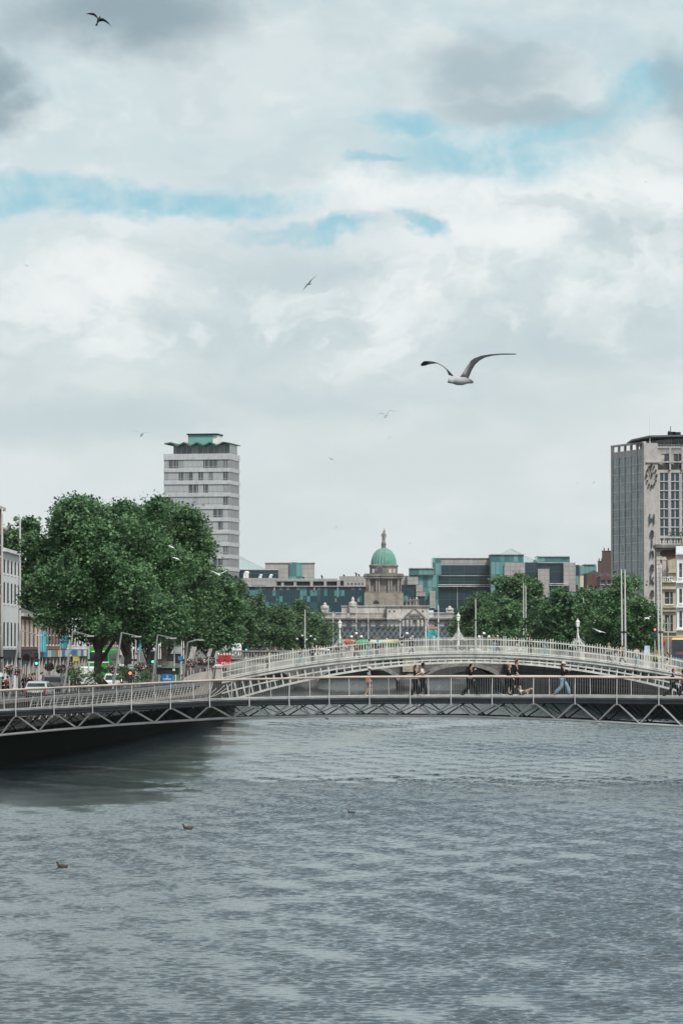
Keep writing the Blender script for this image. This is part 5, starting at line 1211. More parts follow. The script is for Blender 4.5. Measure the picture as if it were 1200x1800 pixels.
person('woman in a black sleeveless top beside a man in white, on the near footbridge', mil(729, 1.5), A1, 1.62, 'black', 'black', 'brown', stride=.16, arms='phone', longhair=True, sleeves=False)
person('man in a white T-shirt and black trousers on the near footbridge', mil(742, 2.1), A1, 1.72, 'white', 'black', 'black', 'dark', stride=.16, arms='phone', shoes='white', sleeves=False)
person('woman in black raising a drink, alone between the couple and the dog walkers', mil(826), A1, 1.68, 'black', 'black', 'black', stride=.38, arms='drink', longhair=True)
person('young woman with tied fair hair and white shoes beside the tall man with a dog', mil(893, 1.5), A1, 1.66, 'black', 'black', 'blond', stride=.30, shoes='white')
person('tall man in a black polo shirt walking a small dog on the near footbridge', mil(906, 2.2), A1, 1.86, 'black', 'black', 'brown', stride=.24, sleeves=False, shorts=True)
person('woman in a white cap, black jacket and pale blue jeans looking at her phone', mil(988), A1, 1.76, 'black', 'denim', 'brown', stride=.34, arms='phone', shoes='pink', hat='white', longhair=True)
person('man in a long black coat striding right, near the right edge of the footbridge', mil(1181, 1.6), A1, 1.46, 'black', 'black', 'brown', stride=.45)
person('person in an orange top cut by the right edge, on the near footbridge', mil(1200, 2.4), A1, 1.48, 'orange', 'navy', 'black', stride=.3, shoes='white', longhair=True)
def phone_at():
    pass
# dog
def dog():
    loc = mil(921, 1.5); t = thing('dog', 'small brown and white dog walking beside the tall man in black', 'dog', loc); t.rotation_euler = (0, 0, A1)
    V = [(-.18, 0, .27), (0, 0, .26), (.17, 0, .27), (.27, 0, .36), (.34, 0, .41), (.43, 0, .38), (-.29, 0, .34), (-.36, 0, .42)]; E = [(0, 1), (1, 2), (2, 3), (3, 4), (4, 5), (0, 6), (6, 7)]; r = [.08, .075, .095, .06, .058, .028, .022, .012]
    for sx, sy, st in ((.17, .06, .03), (.17, -.06, -.03), (-.18, .06, -.03), (-.18, -.06, .04)):
        b = len(V); back = sx < 0
        V += [(sx, sy, .20), (sx+(.04 if back else -.01), sy, .13), (sx-(.04 if back else -.02)+st, sy, .08), (sx+st, sy, .015)]; r += [.05, .032, .022, .02]
        E += [((0 if back else 2), b), (b, b+1), (b+1, b+2), (b+2, b+3)]
    m = MB(); m.add(*skin_mesh(V, E, r)); m.build('body', mat('dog_coat', (.16, .08, .04), .9, var=.1, scale=5, col2=(.6, .55, .5)), t, True, world=False)
    for s in (-1, 1): e = MB(); e.ball((.32, s*.045, .44), .028, 6, 4, (.6, .5, 1.4)); e.build('ear', CL['brown'], t, True, world=False)
dog()
# people on the arched bridge
hp = [(470, 'pink'), (528, 'brown'), (549, 'navy'), (560, 'white'), (627, 'red'), (648, 'grey'), (663, 'teal'), (706, 'black'), (722, 'black'), (868, 'black'), (873, 'black'), (908, 'black'), (931, 'black'), (956, 'denim'), (1070, 'beige'), (1082, 'black'), (1094, 'orange'), (1118, 'beige'), (1152, 'hviz'), (1172, 'black')]
hl = {470: 'person in pink on the left slope of the white bridge', 528: 'person with brown hair high above the left railing, left of the bare mast', 549: 'person in navy just right of the bare mast on the white bridge', 560: 'person in white left of the first white lamp', 627: 'person in red just right of the first white lamp',
      648: 'tall person in grey behind the railing, below the triple globe lamp', 663: 'person in teal on the white bridge left of the crown', 706: 'left one of two dark figures at the crown of the white bridge', 722: 'right one of two dark figures at the crown of the white bridge',
      868: 'left person of the black pair right of the middle white lamp', 873: 'person with a pale cap beside one in black, right of the middle white lamp', 908: 'person in black leaning on the white railing, left of the pale blue shirt',
      931: 'bare armed person in black next left of the pale blue shirt', 956: 'person in a pale blue shirt on the white bridge, left of the right white lamp', 1070: 'person in beige right of the right white lamp', 1082: 'person in black right of the right white lamp, by the one in beige',
      1094: 'person in orange under the twin masts on the white bridge', 1118: 'person in beige between the twin masts and the tall masts', 1152: 'person in a high visibility green vest on the right slope', 1172: 'person in black nearest the right end of the white bridge'}
for i, (p, c) in enumerate(hp):
    dd = HY+.7+(i*37 % 22)/10; x = PX(p, dd); z = PZ(hdeck(p), HY)
    person(hl[p], (x, dd, z), R((0, 180, 90, 20, 200)[i % 5]), 1.62+(i*7 % 5)*.05, c, ('black', 'denim', 'navy', 'beige')[i % 4], ('brown', 'black', 'blond', 'black')[i % 4], stride=(.1, .3, .22)[i % 3], hat='white' if p == 873 else None, longhair=i % 3 == 0, group='people on the white bridge', sleeves=i % 2 == 0)
# quayside crowd, left
cr = [(6, 318, 'black'), (14, 322, 'red'), (20, 326, 'black'), (43, 338, 'navy'), (47, 341, 'black'), (52, 345, 'black'), (57, 349, 'pink'), (61, 352, 'grey'), (71, 372, 'white'), (75, 376, 'black')]
cw = ['leftmost figure on the left quay, dark, by the first mast', 'person in red on the left pavement between the two tall masts', 'person in black left of the second tall mast, under flowers', 'person in navy just right of the second tall mast', 'person in black close behind one in navy by the second mast',
      'person in black left of the traffic light on the left quay', 'person in pink near the traffic light, left quay', 'person in grey just left of the green traffic signal', 'person in white right of the traffic signal on the left quay', 'person in black behind the white estate car, left quay']
for i, ((p, Y, c), w) in enumerate(zip(cr, cw)):
    person(w, (PX(p, Y), Y, LZ+.13 if PX(p, Y) > -27 else LZ), R(70+i*50), 1.66+.04*(i % 4), c, ('black', 'navy', 'denim')[i % 3], ('black', 'brown')[i % 2], stride=.25, group='people on the left quay')
for i, (p, c, w) in enumerate([(395, 'pink', 'person in pink at the left landing of the white bridge, below the red hoarding'), (318, 'denim', 'person in blue beside the green coffee kiosk'), (322, 'white', 'person in white between the coffee kiosk and the white bridge wall')]):
    Y = 325 if i else 337.5; person(w, (PX(p, Y), Y, LZ+.1 if i else 3.75), R(80+60*i), 1.7, c, 'black', 'brown', stride=.2, group='people on the left quay')
# people and stalls on the stone bridge
for i, (p, c, w) in enumerate([(655, 'green', 'person in green on the stone bridge left of the bare centre mast'), (692, 'red', 'person in red on the stone bridge just left of the centre mast'), (775, 'navy', 'person in navy on the stone bridge right of the patterned poster'), (600, 'white', 'person in white on the stone bridge beside the red topped van'), (820, 'grey', 'person in grey on the stone bridge under the far right trees')]):
    person(w, (PX(p, 591.5), 591.5, SDECK+.2), R(60*i), 1.75, c, 'black', 'brown', stride=.3, group='people on the stone bridge')

for i, (p, c, w) in enumerate([(441, 'black', 'leftmost dark figure on the stone bridge beyond the left railing slope'), (452, 'navy', 'second dark figure from the left on the stone bridge'), (463, 'black', 'figure in black near the middle of the left group on the stone bridge'), (470, 'hviz', 'person in a bright green vest on the stone bridge, far left'),
        (484, 'red', 'person in red on the stone bridge behind the left railing slope'), (497, 'grey', 'person in grey on the stone bridge behind the left railing slope'), (512, 'black', 'person in black on the stone bridge just left of the bare mast'), (572, 'beige', 'person in beige on the stone bridge left of the first white lamp')]):
    person(w, (PX(p, 592), 592, SDECK+.2), R(70*i), 1.72, c, 'black', ('brown', 'black')[i % 2], stride=.3, group='people on the stone bridge')
# ------------------------------------------------------------------ vehicles
GL_RED = mat('tail_light_red', (0.45, 0.02, 0.02), .3, var=.05)
TYRE = mat('tyre', (0.02, 0.02, 0.02), .9); RIM = mat('alloy', (0.35, 0.35, 0.36), .4, metal=.6)
PLATE = mat('number_plate', (0.6, 0.58, 0.45), .5)
def paint(n, c): return mat('car_paint_'+n, c, .25, var=.03, spec=.6)
def car(label, loc, rz, kind, pm, group='vehicles on the left quay road'):
    """local +y is the front of the vehicle; rear faces -y"""
    t = thing(dict(car='parked_car', estate='estate_car', van='van')[kind], label, 'van' if kind == 'van' else 'car', loc, group); t.rotation_euler = (0, 0, rz)
    w, L, h = dict(car=(.88, 4.3, 1.45), estate=(.9, 4.6, 1.72), van=(.98, 5.2, 2.25))[kind]
    if kind == 'van': prof = [(0, .35), (0, 1.1), (.06, 2.0), (.25, h), (3.7, h), (4.5, 1.35), (5.15, 1.05), (5.2, .35)]; belt = 1.15
    elif kind == 'estate': prof = [(0, .35), (.0, .95), (.12, 1.1), (.35, 1.62), (.6, h), (2.7, h), (3.5, 1.1), (4.5, .9), (4.6, .35)]; belt = 1.05
    else: prof = [(0, .32), (0, .85), (.12, .95), (.65, 1.38), (.95, h), (2.3, h-.02), (3.1, .93), (4.2, .75), (4.3, .32)]; belt = .92
    def wx(z): return w*(1-.16*max(0, (z-belt)/(h-belt))) if z > belt else w*(.94+.06*min(1, (z-.3)/.3))
    m = MB(); n = len(prof); vs = []
    for s in (-1, -.9, .9, 1):
        for y, z in prof: vs.append((s*wx(z), y+(.06 if abs(s) == 1 else 0)*(1 if y < L/2 else -1), z-(.05 if abs(s) == 1 and z > belt else 0)))
    fs = [tuple(range(n)), tuple(range(4*n-1, 3*n-1, -1))]
    for j in range(3):
        for i in range(n): fs.append((j*n+i, (j+1)*n+i, (j+1)*n+(i+1) % n, j*n+(i+1) % n))
    m.add(vs, fs); m.build('body', pm, t, world=False)
    # rear glass set just proud of the tailgate
    ra = [p for p in prof if p[1] > belt-.2][:4]
    def yz(z):
        for (y0, z0), (y1, z1) in zip(prof[:6], prof[1:6]):
            if z0 <= z <= z1: return y0+(y1-y0)*(z-z0)/max(1e-6, z1-z0)
        return prof[0][0]
    zb, zt = belt+.10, h-.16
    g = MB(); a, b = wx(zb)*.84, wx(zt)*.84
    g.add([(-a, yz(zb)-.02, zb), (a, yz(zb)-.02, zb), (b, yz(zt)-.02, zt), (-b, yz(zt)-.02, zt), (-a, yz(zb)+.05, zb), (a, yz(zb)+.05, zb), (b, yz(zt)+.05, zt), (-b, yz(zt)+.05, zt)],
          [(0, 1, 2, 3), (0, 4, 5, 1), (1, 5, 6, 2), (2, 6, 7, 3), (3, 7, 4, 0)]); g.build('rear_window', M_glassd, t, world=False)
    for s in (-1, 1):
        g = MB(); y0, y1 = (1.0, 2.9) if kind != 'van' else (3.0, 4.2); x0, x1 = s*(wx(zb)+.012), s*(wx(zt)+.012)
        g.add([(x0, y0, zb), (x0, y1+.4, zb), (x1, y1-.2, zt), (x1, y0+.1, zt)], [(0, 1, 2, 3)]); g.build('side_window', M_glassd, t, world=False)
        l = MB(); l.box((s*w*.86, -.01, belt-.18), (.2, .1, .38 if kind == 'van' else .24)); l.build('tail_light', GL_RED, t, world=False)
        mr = MB(); mr.box((s*(w+.1), L*.66, belt+.1), (.2, .12, .16)); mr.build('wing_mirror', M_black, t, world=False)
        for y in (.85, L-.9):
            ty = MB(); ty.tube([(s*w*.76, y, .32), (s*w*.99, y, .32)], .32, 14); to = ty.build('wheel', TYRE, t, world=False)
            rm = MB(); rm.tube([(s*w*.985, y, .32), (s*w*1.005, y, .32)], .2, 10); rm.build('rim', RIM, to, world=False)
    bp = MB(); bp.box((0, -.03, .48), (w*1.85, .16, .22)); bp.build('bumper', M_black, t, world=False)
    pl = MB(); pl.box((0, -.12, .62 if kind != 'van' else .75), (.5, .02, .12)); pl.build('number_plate', PLATE, t, world=False)
    return t
WHT, SLV, BLK, TAX = paint('white', (.66, .68, .69)), paint('silver', (.36, .38, .40)), paint('black', (.02, .02, .022)), paint('red', (.4, .04, .03))
def on_road(px, Y): return (PX(px, Y), Y, LZ)
car('low silver car with a dark rear window, nearest the left end of the footbridge', on_road(63, 300), R(-4), 'car', SLV)
car('white estate car with a broad rear window, just right of the low silver car', on_road(92, 326), R(-3), 'estate', WHT)
car('dark car half hidden behind the white estate car on the quay road', on_road(117, 356), R(-3), 'car', BLK)
car('white van partly behind the shrub, below the green bus', on_road(155, 372), R(-3), 'van', WHT)
car('white car right of the leaning tree trunk on the left quay', on_road(199, 350), R(-3), 'estate', WHT)
car('white van in the shade right of the green bus', on_road(214, 425), R(-3), 'van', WHT)
for p, Y, k, pm, lb in ((425, 603, 'van', WHT, 'white van on the stone bridge, leftmost vehicle there'), (458, 606, 'car', BLK, 'dark car on the stone bridge behind the left group of people'), (492, 604, 'estate', BLK, 'dark estate car on the stone bridge left of the bare mast'), (585, 605, 'car', WHT, 'white car on the stone bridge just left of the first white lamp')):
    car(lb, (PX(p, Y), Y, SDECK+.2), R(90), k, pm, 'vehicles on the stone bridge')
def bus(label, loc, rz, pm, pm2, strip=None, name='double_decker_bus'):
    t = thing(name, label, 'bus', loc); t.rotation_euler = (0, 0, rz); w, L, h = 1.27, 10.6, 4.3
    m = MB(); e = .18; prof = [(-w, .35), (w, .35), (w, h-e*1.6), (w-e, h-.05), (-w+e, h-.05), (-w, h-e*1.6)]
    m.prism(prof, 0, L); m.prism([(-w+.1, h-.06), (w-.1, h-.06), (w-.35, h+.04), (-w+.35, h+.04)], .2, L-.2); m.build('body', pm, t, world=False)
    for z0, z1, nm in ((2.75, 3.75, 'upper_rear_window'), (1.45, 2.1, 'lower_rear_window')):
        g = MB(); g.box((0, -.015, (z0+z1)/2), (w*1.72, .06, z1-z0)); g.build(nm, M_glassd, t, world=False)
    b = MB(); b.box((0, -.03, 2.62), (w*1.9, .08, .16)); b.box((0, -.03, 3.86), (w*1.2, .08, .12)); b.build('pale_band', strip or M_white, t, world=False)
    for s in (-1, 1):
        for z0, z1 in ((2.85, 3.65), (1.35, 2.2)):
            for k in range(6): g = MB(); g.box((s*(w+.005), 1.2+1.6*k, (z0+z1)/2), (.05, 1.45, z1-z0)); g.build('side_window', M_glassd, t, world=False)
        l = MB(); l.box((s*(w-.14), -.02, .95), (.16, .08, .5)); l.build('tail_light', GL_RED, t, world=False)
        for y in (2.2, 8.4): ty = MB(); ty.tube([(s*(w-.3), y, .48), (s*(w+.01), y, .48)], .48, 16); ty.build('wheel', TYRE, t, world=False)
    p = MB(); p.box((0, -.02, .9), (w*1.2, .05, .5)); p.build('engine_grille', pm2, t, world=False)
    p = MB(); p.box((0, -.03, .42), (w*1.9, .12, .2)); p.build('bumper', M_black, t, world=False)
    return t
bus('bright green double-decker bus behind the leaning trunk of the biggest tree', (PX(173, 440), 440, LZ-.2), R(-2), paint('green', (.02, .33, .04)), paint('green_dark', (.015, .2, .03)))
yb = bus('yellow and dark blue double-decker bus at the right edge, on the right quay', (PX(1199, 443), 443, RZ+.3), R(9), paint('yellow', (.55, .30, .01)), paint('navy_bus', (.02, .05, .09)))
mb = MB(); mb.box((-.55, -.06, 2.45), (1.5, .1, 2.9)); o = mb.build('dark_blue_front', paint('navy_bus2', (.02, .05, .09)), yb, world=False)
mb = MB(); mb.box((-.55, -.12, 3.2), (1.3, .06, .9)); mb.build('windscreen', M_glassd, yb, world=False)
mb = MB(); mb.box((-.55, -.12, 4.0), (1.6, .12, .16)); mb.build('roof_band', M_white, yb, world=False)
mb = MB(); mb.box((-.45, -.12, 2.35), (.9, .06, .28)); mb.build('red_panel', mat('red_panel', (.25, .04, .05), .5), yb, world=False)

# stalls / vehicles on the stone bridge
def stall(label, px0, px1, top, Y, body, roof):
    t = thing('market_stall', label, 'stall', (PX((px0+px1)/2, Y), Y, SDECK+.2), 'stalls and vans on the stone bridge'); x0, x1 = PX(px0, Y), PX(px1, Y); z1 = PZ(top, Y); z0 = SDECK+.2
    m = MB(); m.prism([(x0, z0+.9), (x1, z0+.9), (x1, z0+1.0), (x0, z0+1.0)], Y, Y+1.5); m.prism([(x0, z0), (x1, z0), (x1, z0+.9), (x0, z0+.9)], Y+.1, Y+1.4); m.prism([(x0, z0+1), (x1, z0+1), (x1, z1-.3), (x0, z1-.3)], Y+1.3, Y+1.5); m.build('counter', body, t)
    for x in (x0+.06, x1-.06): p = MB(); p.box((x, Y+.1, (z0+z1)/2), (.1, .1, z1-z0-.2)); p.build('post', M_white, t)
    m = MB(); m.add([(x0-.1, Y-.3, z1-.35), (x1+.1, Y-.3, z1-.35), (x1+.1, Y+1.6, z1), (x0-.1, Y+1.6, z1), (x0-.1, Y-.3, z1-.55), (x1+.1, Y-.3, z1-.55), (x1+.1, Y+1.6, z1-.2), (x0-.1, Y+1.6, z1-.2)], [(0, 1, 2, 3), (7, 6, 5, 4), (0, 4, 5, 1), (1, 5, 6, 2), (2, 6, 7, 3), (3, 7, 4, 0)]); m.build('awning', roof, t)
E_R, E_G, E_Y, E_C = mat('awning_red', (.40, .09, .05), .8), mat('awning_green', (.03, .30, .12), .8), mat('awning_yellow', (.5, .42, .08), .8), mat('stall_cream', (.5, .45, .38), .8)
stall('stall with a brick red awning beside the first white lamp', 603, 619.5, 1123.5, 597, E_C, E_R)
stall('green stall on the stone bridge under the left triple globe lamp', 621, 646, 1124, 598, mat('stall_green', (.02, .16, .07), .7), E_G)
stall('stall with a pale green awning and red counter, left of the centre mast', 650, 676, 1124.5, 599, mat('stall_red', (.35, .08, .05), .7), mat('awning_pale', (.35, .5, .42), .8))
stall('stall with a yellow awning and green counter, next left of the centre mast', 678, 700, 1124, 597, mat('stall_green2', (.05, .28, .14), .7), E_Y)

# ------------------------------------------------------------------ street furniture
def mast(label, px, top, Y, z, r=.10, bpx=None, group='tall slim lighting masts', collar=1130, name='lighting_mast'):
    t = thing(name, label, 'lamp post', (PX(px, Y), Y, z), group); x = PX(bpx or px, Y); xt = PX(px, Y); zt = PZ(top, Y)
    m = MB(); m.tube([(x, Y, z), (x, Y, z+1.2), (x*.5+xt*.5, Y, (z+zt)/2), (xt, Y, zt-.6), (xt, Y, zt)], [r*1.25, r*1.1, r, r*.75, r*.2], 10); m.build('pole', mat('mast_paint', (.50, .50, .49), .45, var=.08, stain=.2), t, True)
    c = MB(); c.tube([(x, Y, PZ(collar, Y)-.08), (x, Y, PZ(collar, Y)+.08)], r*1.35, 10); c.build('collar', M_black, t)
    b = MB(); b.lathe([(r*2.2, 0), (r*2.2, .08), (r*1.4, .25)], (x, Y, z), 10); b.build('base', M_steel, t)
    return t
mast('tallest mast at the very left edge, in front of the orange brick building', 3.5, 893, 330, LZ, .12, collar=1156)
mast('tall mast second from the left edge, in front of the white rendered building', 35, 901, 334, LZ, .11, collar=1158)
for p, q, Y, lb in ((156.5, 1113, 345, 'short vertical mast left of the leaning tree trunk'), (233, 1110, 338, 'left mast of the pair between the big tree trunk and the kiosk'), (238.5, 1112, 336, 'right mast of the pair between the big tree trunk and the kiosk'), (279, 1125, 345, 'left mast of the pair behind the coffee kiosk'), (282.5, 1125, 348, 'right mast of the pair behind the coffee kiosk'),
                   (319.5, 1125, 330, 'left mast of the pair right of the coffee kiosk'), (323, 1126, 332, 'right mast of the pair right of the coffee kiosk'), (68.5, 1110, 352, 'grey mast just right of the green traffic signal')):
    mast(lb, p, q, Y, LZ, .075 if p != 238.5 else .1, collar=1160)
for p, b, q, lb in ((1091.5, 1093, 1000, 'left one of the twin white masts against the right hand trees'), (1097.8, 1098.5, 1000, 'right one of the twin white masts against the right hand trees'), (1155, 1157.5, 992, 'left one of the two tall masts before the dark brick building'), (1161, 1163, 989, 'right one of the two tall masts before the dark brick building')):
    mast(lb, p, q, 405, RZ, .095, bpx=b, collar=1111)
mast('thin bare mast with globes left of the first white lamp', 536, 1071, 594, SDECK, .10, collar=1140)
mast('bare mast at the centre rising in front of the lattice bridge', 703, 1070, 596, SDECK, .11, collar=1093)
for p, q, lb in ((494.5, 1074, 'left of two thin masts among the left trees'), (499.5, 1074, 'right of two thin masts among the left trees'), (585.5, 1074, 'thin mast at the left end of the lattice bridge'), (626, 1073, 'left thin mast rising from the lattice bridge deck'), (647, 1074, 'second thin mast rising from the lattice bridge deck'), (752, 1070, 'thin mast over the lattice bridge near the poster'), (770, 1063, 'thick short mast over the lattice bridge, right of the poster')):
    mast(lb, p, q, 845, LZ if p < 520 else 4.6, .10 if p != 770 else .16, collar=1095, group='thin masts beyond the white bridge')
for p, q, lb in ((835.5, 1052, 'short white mast in the far right trees, leftmost'), (919.5, 1025, 'left white mast in front of the tallest far right tree'), (923.5, 1028, 'right white mast in front of the tallest far right tree'), (1025, 1050, 'white mast rising out of the broad right quay tree')):
    mast(lb, p, q, 520 if p > 1000 else 605, RZ if p > 1000 else SDECK, .10, collar=1090, group='thin masts beyond the white bridge')
mast('white lamp post behind the right end of the white bridge railing', 1173, 1085, 440, RZ, .07, collar=1150)
# globe cluster on the thin bare mast
t = thing('globe_cluster', 'cluster of five white globes carried on the thin bare mast', 'street lamp', at(536, 593, PZ(1130, 593)))
m = MB()
for px, py in ((522, 1123), (531, 1117), (546, 1118), (553, 1123.5), (538, 1124)):
    g = MB(); g.ball(P(px, py, 593), .19, 10, 6); g.build('globe', M_globe, t, True); c = MB(); q = P(px, py, 593); c.lathe([(.2, .12), (.04, .3)], q, 8); c.build('cap', M_black, t)
    m.tube([P(536, 1131, 594), P((px+536)/2, 1129, 593.5), P(px, py+2, 593)], .03, 4)
m.build('arm', M_black, t)

def leaning_lamp(label, pb, pt, pe, Y):
    t = thing('leaning_lamp', label, 'lamp', P(pb[0], pb[1], Y), 'leaning riverside lamps'); m = MB(); b = P(*pb, Y); b.z = LZ
    b.x -= (PX(pt[0], Y)-PX(pb[0], Y))*.6
    m.tube([b, P(*pt, Y)], [.10, .07], 8); m.build('leaning_post', M_lean, t)
    m = MB(); m.tube([P(*pt, Y), P(*pe, Y+1.2)], .045, 6); m.build('arm', M_lean, t)
    m = MB(); e = P(pe[0], pe[1]+1, Y+1.2); m.box(e, (.8, .25, .10)); m.build('lamp_head', M_steel, t)
leaning_lamp('leaning riverside lamp nearest the left edge, crossing the second mast', (24, 1172), (37.5, 1108), (66, 1115.5), 300)
leaning_lamp('leaning riverside lamp left of the green bus', (117, 1166), (128.5, 1109.5), (157, 1117), 306)
leaning_lamp('leaning riverside lamp right of the leaning trunk', (203, 1166), (214, 1112), (240, 1118), 312)
leaning_lamp('leaning riverside lamp behind the coffee kiosk', (270, 1168), (277, 1116), (302, 1121), 318)
leaning_lamp('leaning riverside lamp just right of the coffee kiosk masts', (323, 1160), (330, 1129), (350, 1124), 324)
def frame_lamp():
    t = thing('bus_stop_frame', 'slender steel frame standing on top of the kiosk area, open and rectangular', 'frame', P(277, 1172, 322)); m = MB(); Y = 322
    for p in (276, 306.5): m.tube([P(p, 1172, Y), P(p, 1124, Y)], .05, 6)
    m.tube([P(275, 1124, Y), P(309, 1127, Y)], .05, 6); m.tube([P(290, 1130, Y), P(304, 1133, Y)], .05, 5)
    m.build('frame', M_steel, t)
    c = MB(); c.box(P(292, 1166, Y), (1.3, .5, .35)); c.build('planter_box', M_portd, t)
frame_lamp()
# flower baskets on posts
M_fg = mat('basket_leaf', (.03, .07, .03), .7, var=.4); M_fp = mat('pink_petals', (.55, .34, .38), .7, var=.25, scale=6)
def flowers(label, px, py, rr, Y):
    t = thing('flower_basket', label, 'flowers', (PX(px, Y), Y, LZ), 'flower displays on posts'); c = P(px, py, Y); a = MB(); b = MB()
    m = MB(); m.tube([(c.x, Y, LZ), (c.x, Y, c.z)], .05, 6); m.build('post', M_steel, t)
    k = MB(); k.lathe([(.1, -rr*.6), (rr*.6, -rr*.25), (rr*.65, 0)], tuple(c), 10); k.build('basket', M_black, t)
    for i in range(420):
        d = Vector((random.gauss(0, 1), random.gauss(0, 1), random.gauss(0, 1))).normalized(); p = c+Vector((d.x*rr, d.y*rr, d.z*rr*.85))*random.uniform(.6, 1.08)
        s = .07; u = Vector((random.gauss(0, 1), random.gauss(0, 1), random.gauss(0, 1))).normalized()*s; v = Vector((random.gauss(0, 1), random.gauss(0, 1), random.gauss(0, 1))).normalized()*s
        (b if random.random() < .42 else a).add([p-u, p-v, p+u, p+v], [(0, 1, 2, 3)])
    a.build('foliage', M_fg, t, fix=False); b.build('flowers', M_fp, t, fix=False)
for i, (px, py, rr, Y, lb) in enumerate([(18, 1178, .48, 312, 'big pink flower basket between the two leftmost masts'), (30, 1180, .40, 318, 'pink flower basket tight against the second mast'), (87, 1172, .42, 330, 'flower basket over the roof of the white estate car'), (108, 1176, .45, 322, 'dark leaved flower basket right of the white estate car'),
        (122, 1178, .46, 316, 'pink flower basket at the foot of the second leaning lamp'), (123, 1166, .3, 340, 'small flower basket behind the second leaning lamp'), (199, 1174, .55, 318, 'wide pink flower basket right of the leaning trunk'), (212, 1178, .4, 322, 'pink flower basket left of the grey street sign'), (246, 1172, .5, 318, 'trailing pink flower basket right of the mast pair'), (262, 1176, .42, 322, 'pink flower basket left of the coffee kiosk'),
        (330, 1166, .42, 330, 'first pink flower basket right of the coffee kiosk'), (340, 1166, .42, 345, 'second pink flower basket right of the coffee kiosk'), (352, 1163, .44, 360, 'third pink flower basket right of the coffee kiosk'), (363, 1163, .44, 375, 'fourth pink flower basket right of the coffee kiosk'), (374, 1163, .46, 390, 'flower basket just left of the red hoarding')]): flowers(lb, px, py, rr, Y)
def shrub(label, px, py, rr, Y):
    t = thing('shrub', label, 'shrub', (PX(px, Y), Y, LZ)); c = P(px, py, Y); lob = [(0, 0, 0, rr, rr, rr*.8, 3)]; v = leaves([(0, 0, c.z-LZ, rr, rr, rr, 40)], 20, .09, int(px)); me = quads_mesh('foliage', v, LEAF[1])
    o = bpy.data.objects.new('foliage', me); COL.objects.link(o); o.parent = t; m = MB(); m.tube([(0, 0, 0), (0, 0, c.z-LZ)], .04, 5); m.build('stem', BARK, t, world=False)
    p = MB(); p.lathe([(.3, 0), (.4, .5), (.42, .55)], (0, 0, 0), 10); p.build('planter', M_dsteel, t, world=False)
shrub('round shrub in front of the white van, right of the white estate car', 133, 1193, .75, 312); shrub('shrub at the foot of the leaning trunk', 168, 1194, .55, 315)
shrub('dark shrub left of the grey street sign', 216, 1190, .7, 318); shrub('dark shrub left of the coffee kiosk', 250, 1192, .75, 318)
# traffic lights
def traffic(label, px, py, Y, colr, z=LZ):
    t = thing('traffic_light', label, 'traffic light', (PX(px, Y), Y, z), 'traffic lights'); m = MB(); zt = PZ(py-8, Y); x = PX(px, Y); m.tube([(x, Y, z), (x, Y, zt)], .055, 6); m.build('pole', M_steel, t)
    b = MB(); zc = PZ(py, Y)+.35; b.box((x, Y-.12, zc), (.36, .22, 1.15)); b.build('signal_head', M_black, t)
    for i in range(3):
        l = MB(); on = (i == 2 and colr == 'green') or (i == 0 and colr == 'red'); l.tube([(x, Y-.24, zc+.35-.35*i), (x, Y-.27, zc+.35-.35*i)], .13, 12)
        e = {'green': (.1, 1, .65, 1.4), 'red': (1, .12, .05, 1.4)}[colr]
        l.build('lamp', mat('signal_'+colr, (.1, .2, .15), .4, emit=e) if on else M_glassd, t)
traffic('traffic light showing green, left of the coloured shopfronts', 65, 1166, 345, 'green'); traffic('low traffic light showing green near the coffee kiosk', 269, 1163, 352, 'green'); traffic('traffic light showing green left of the white arched railing', 433, 1142, 596, 'green', SDECK)
traffic('red signal at the foot of the grey sign masts', 229.5, 1199, 300, 'red'); traffic('traffic light showing red beside the tall masts on the right', 1150, 1118, 420, 'red', RZ)
# banners hanging on the left street
for p0, p1, q0, q1, Y, lb in ((70, 82, 1110, 1146, 356, 'teal hanging banner nearest the left masts'), (106, 119, 1114, 1139, 380, 'teal hanging banner right of the brick upper floor'), (245, 249, 1124, 1146, 350, 'small pale teal flag right of the mast pair')):
    t = thing('banner', lb, 'banner', P(p0, 1200, Y), 'teal banners'); t.location.z = LZ; m = MB(); m.tube([(PX(p0, Y), Y, LZ), (PX(p0, Y), Y, PZ(q0-2, Y))], .05, 6); m.tube([P(p0, q0, Y), P(p1, q0, Y)], .03, 5); m.build('pole', M_steel, t)
    n = 8; c = MB()
    for i in range(n): 
        a, b = p0+(p1-p0)*i/n, p0+(p1-p0)*(i+1)/n; w = lambda s: Y-.03+.05*math.sin(s*1.3)
        A = [Vector((PX(a, Y), w(a), PZ(q0, Y))), Vector((PX(b, Y), w(b), PZ(q0, Y))), Vector((PX(b, Y), w(b), PZ(q1, Y))), Vector((PX(a, Y), w(a), PZ(q1, Y)))]
        c.add(A+[v+Vector((0, .012, 0)) for v in A], [(0, 1, 2, 3), (7, 6, 5, 4), (0, 4, 5, 1), (2, 6, 7, 3)])
    c.build('cloth', M_teal, t)
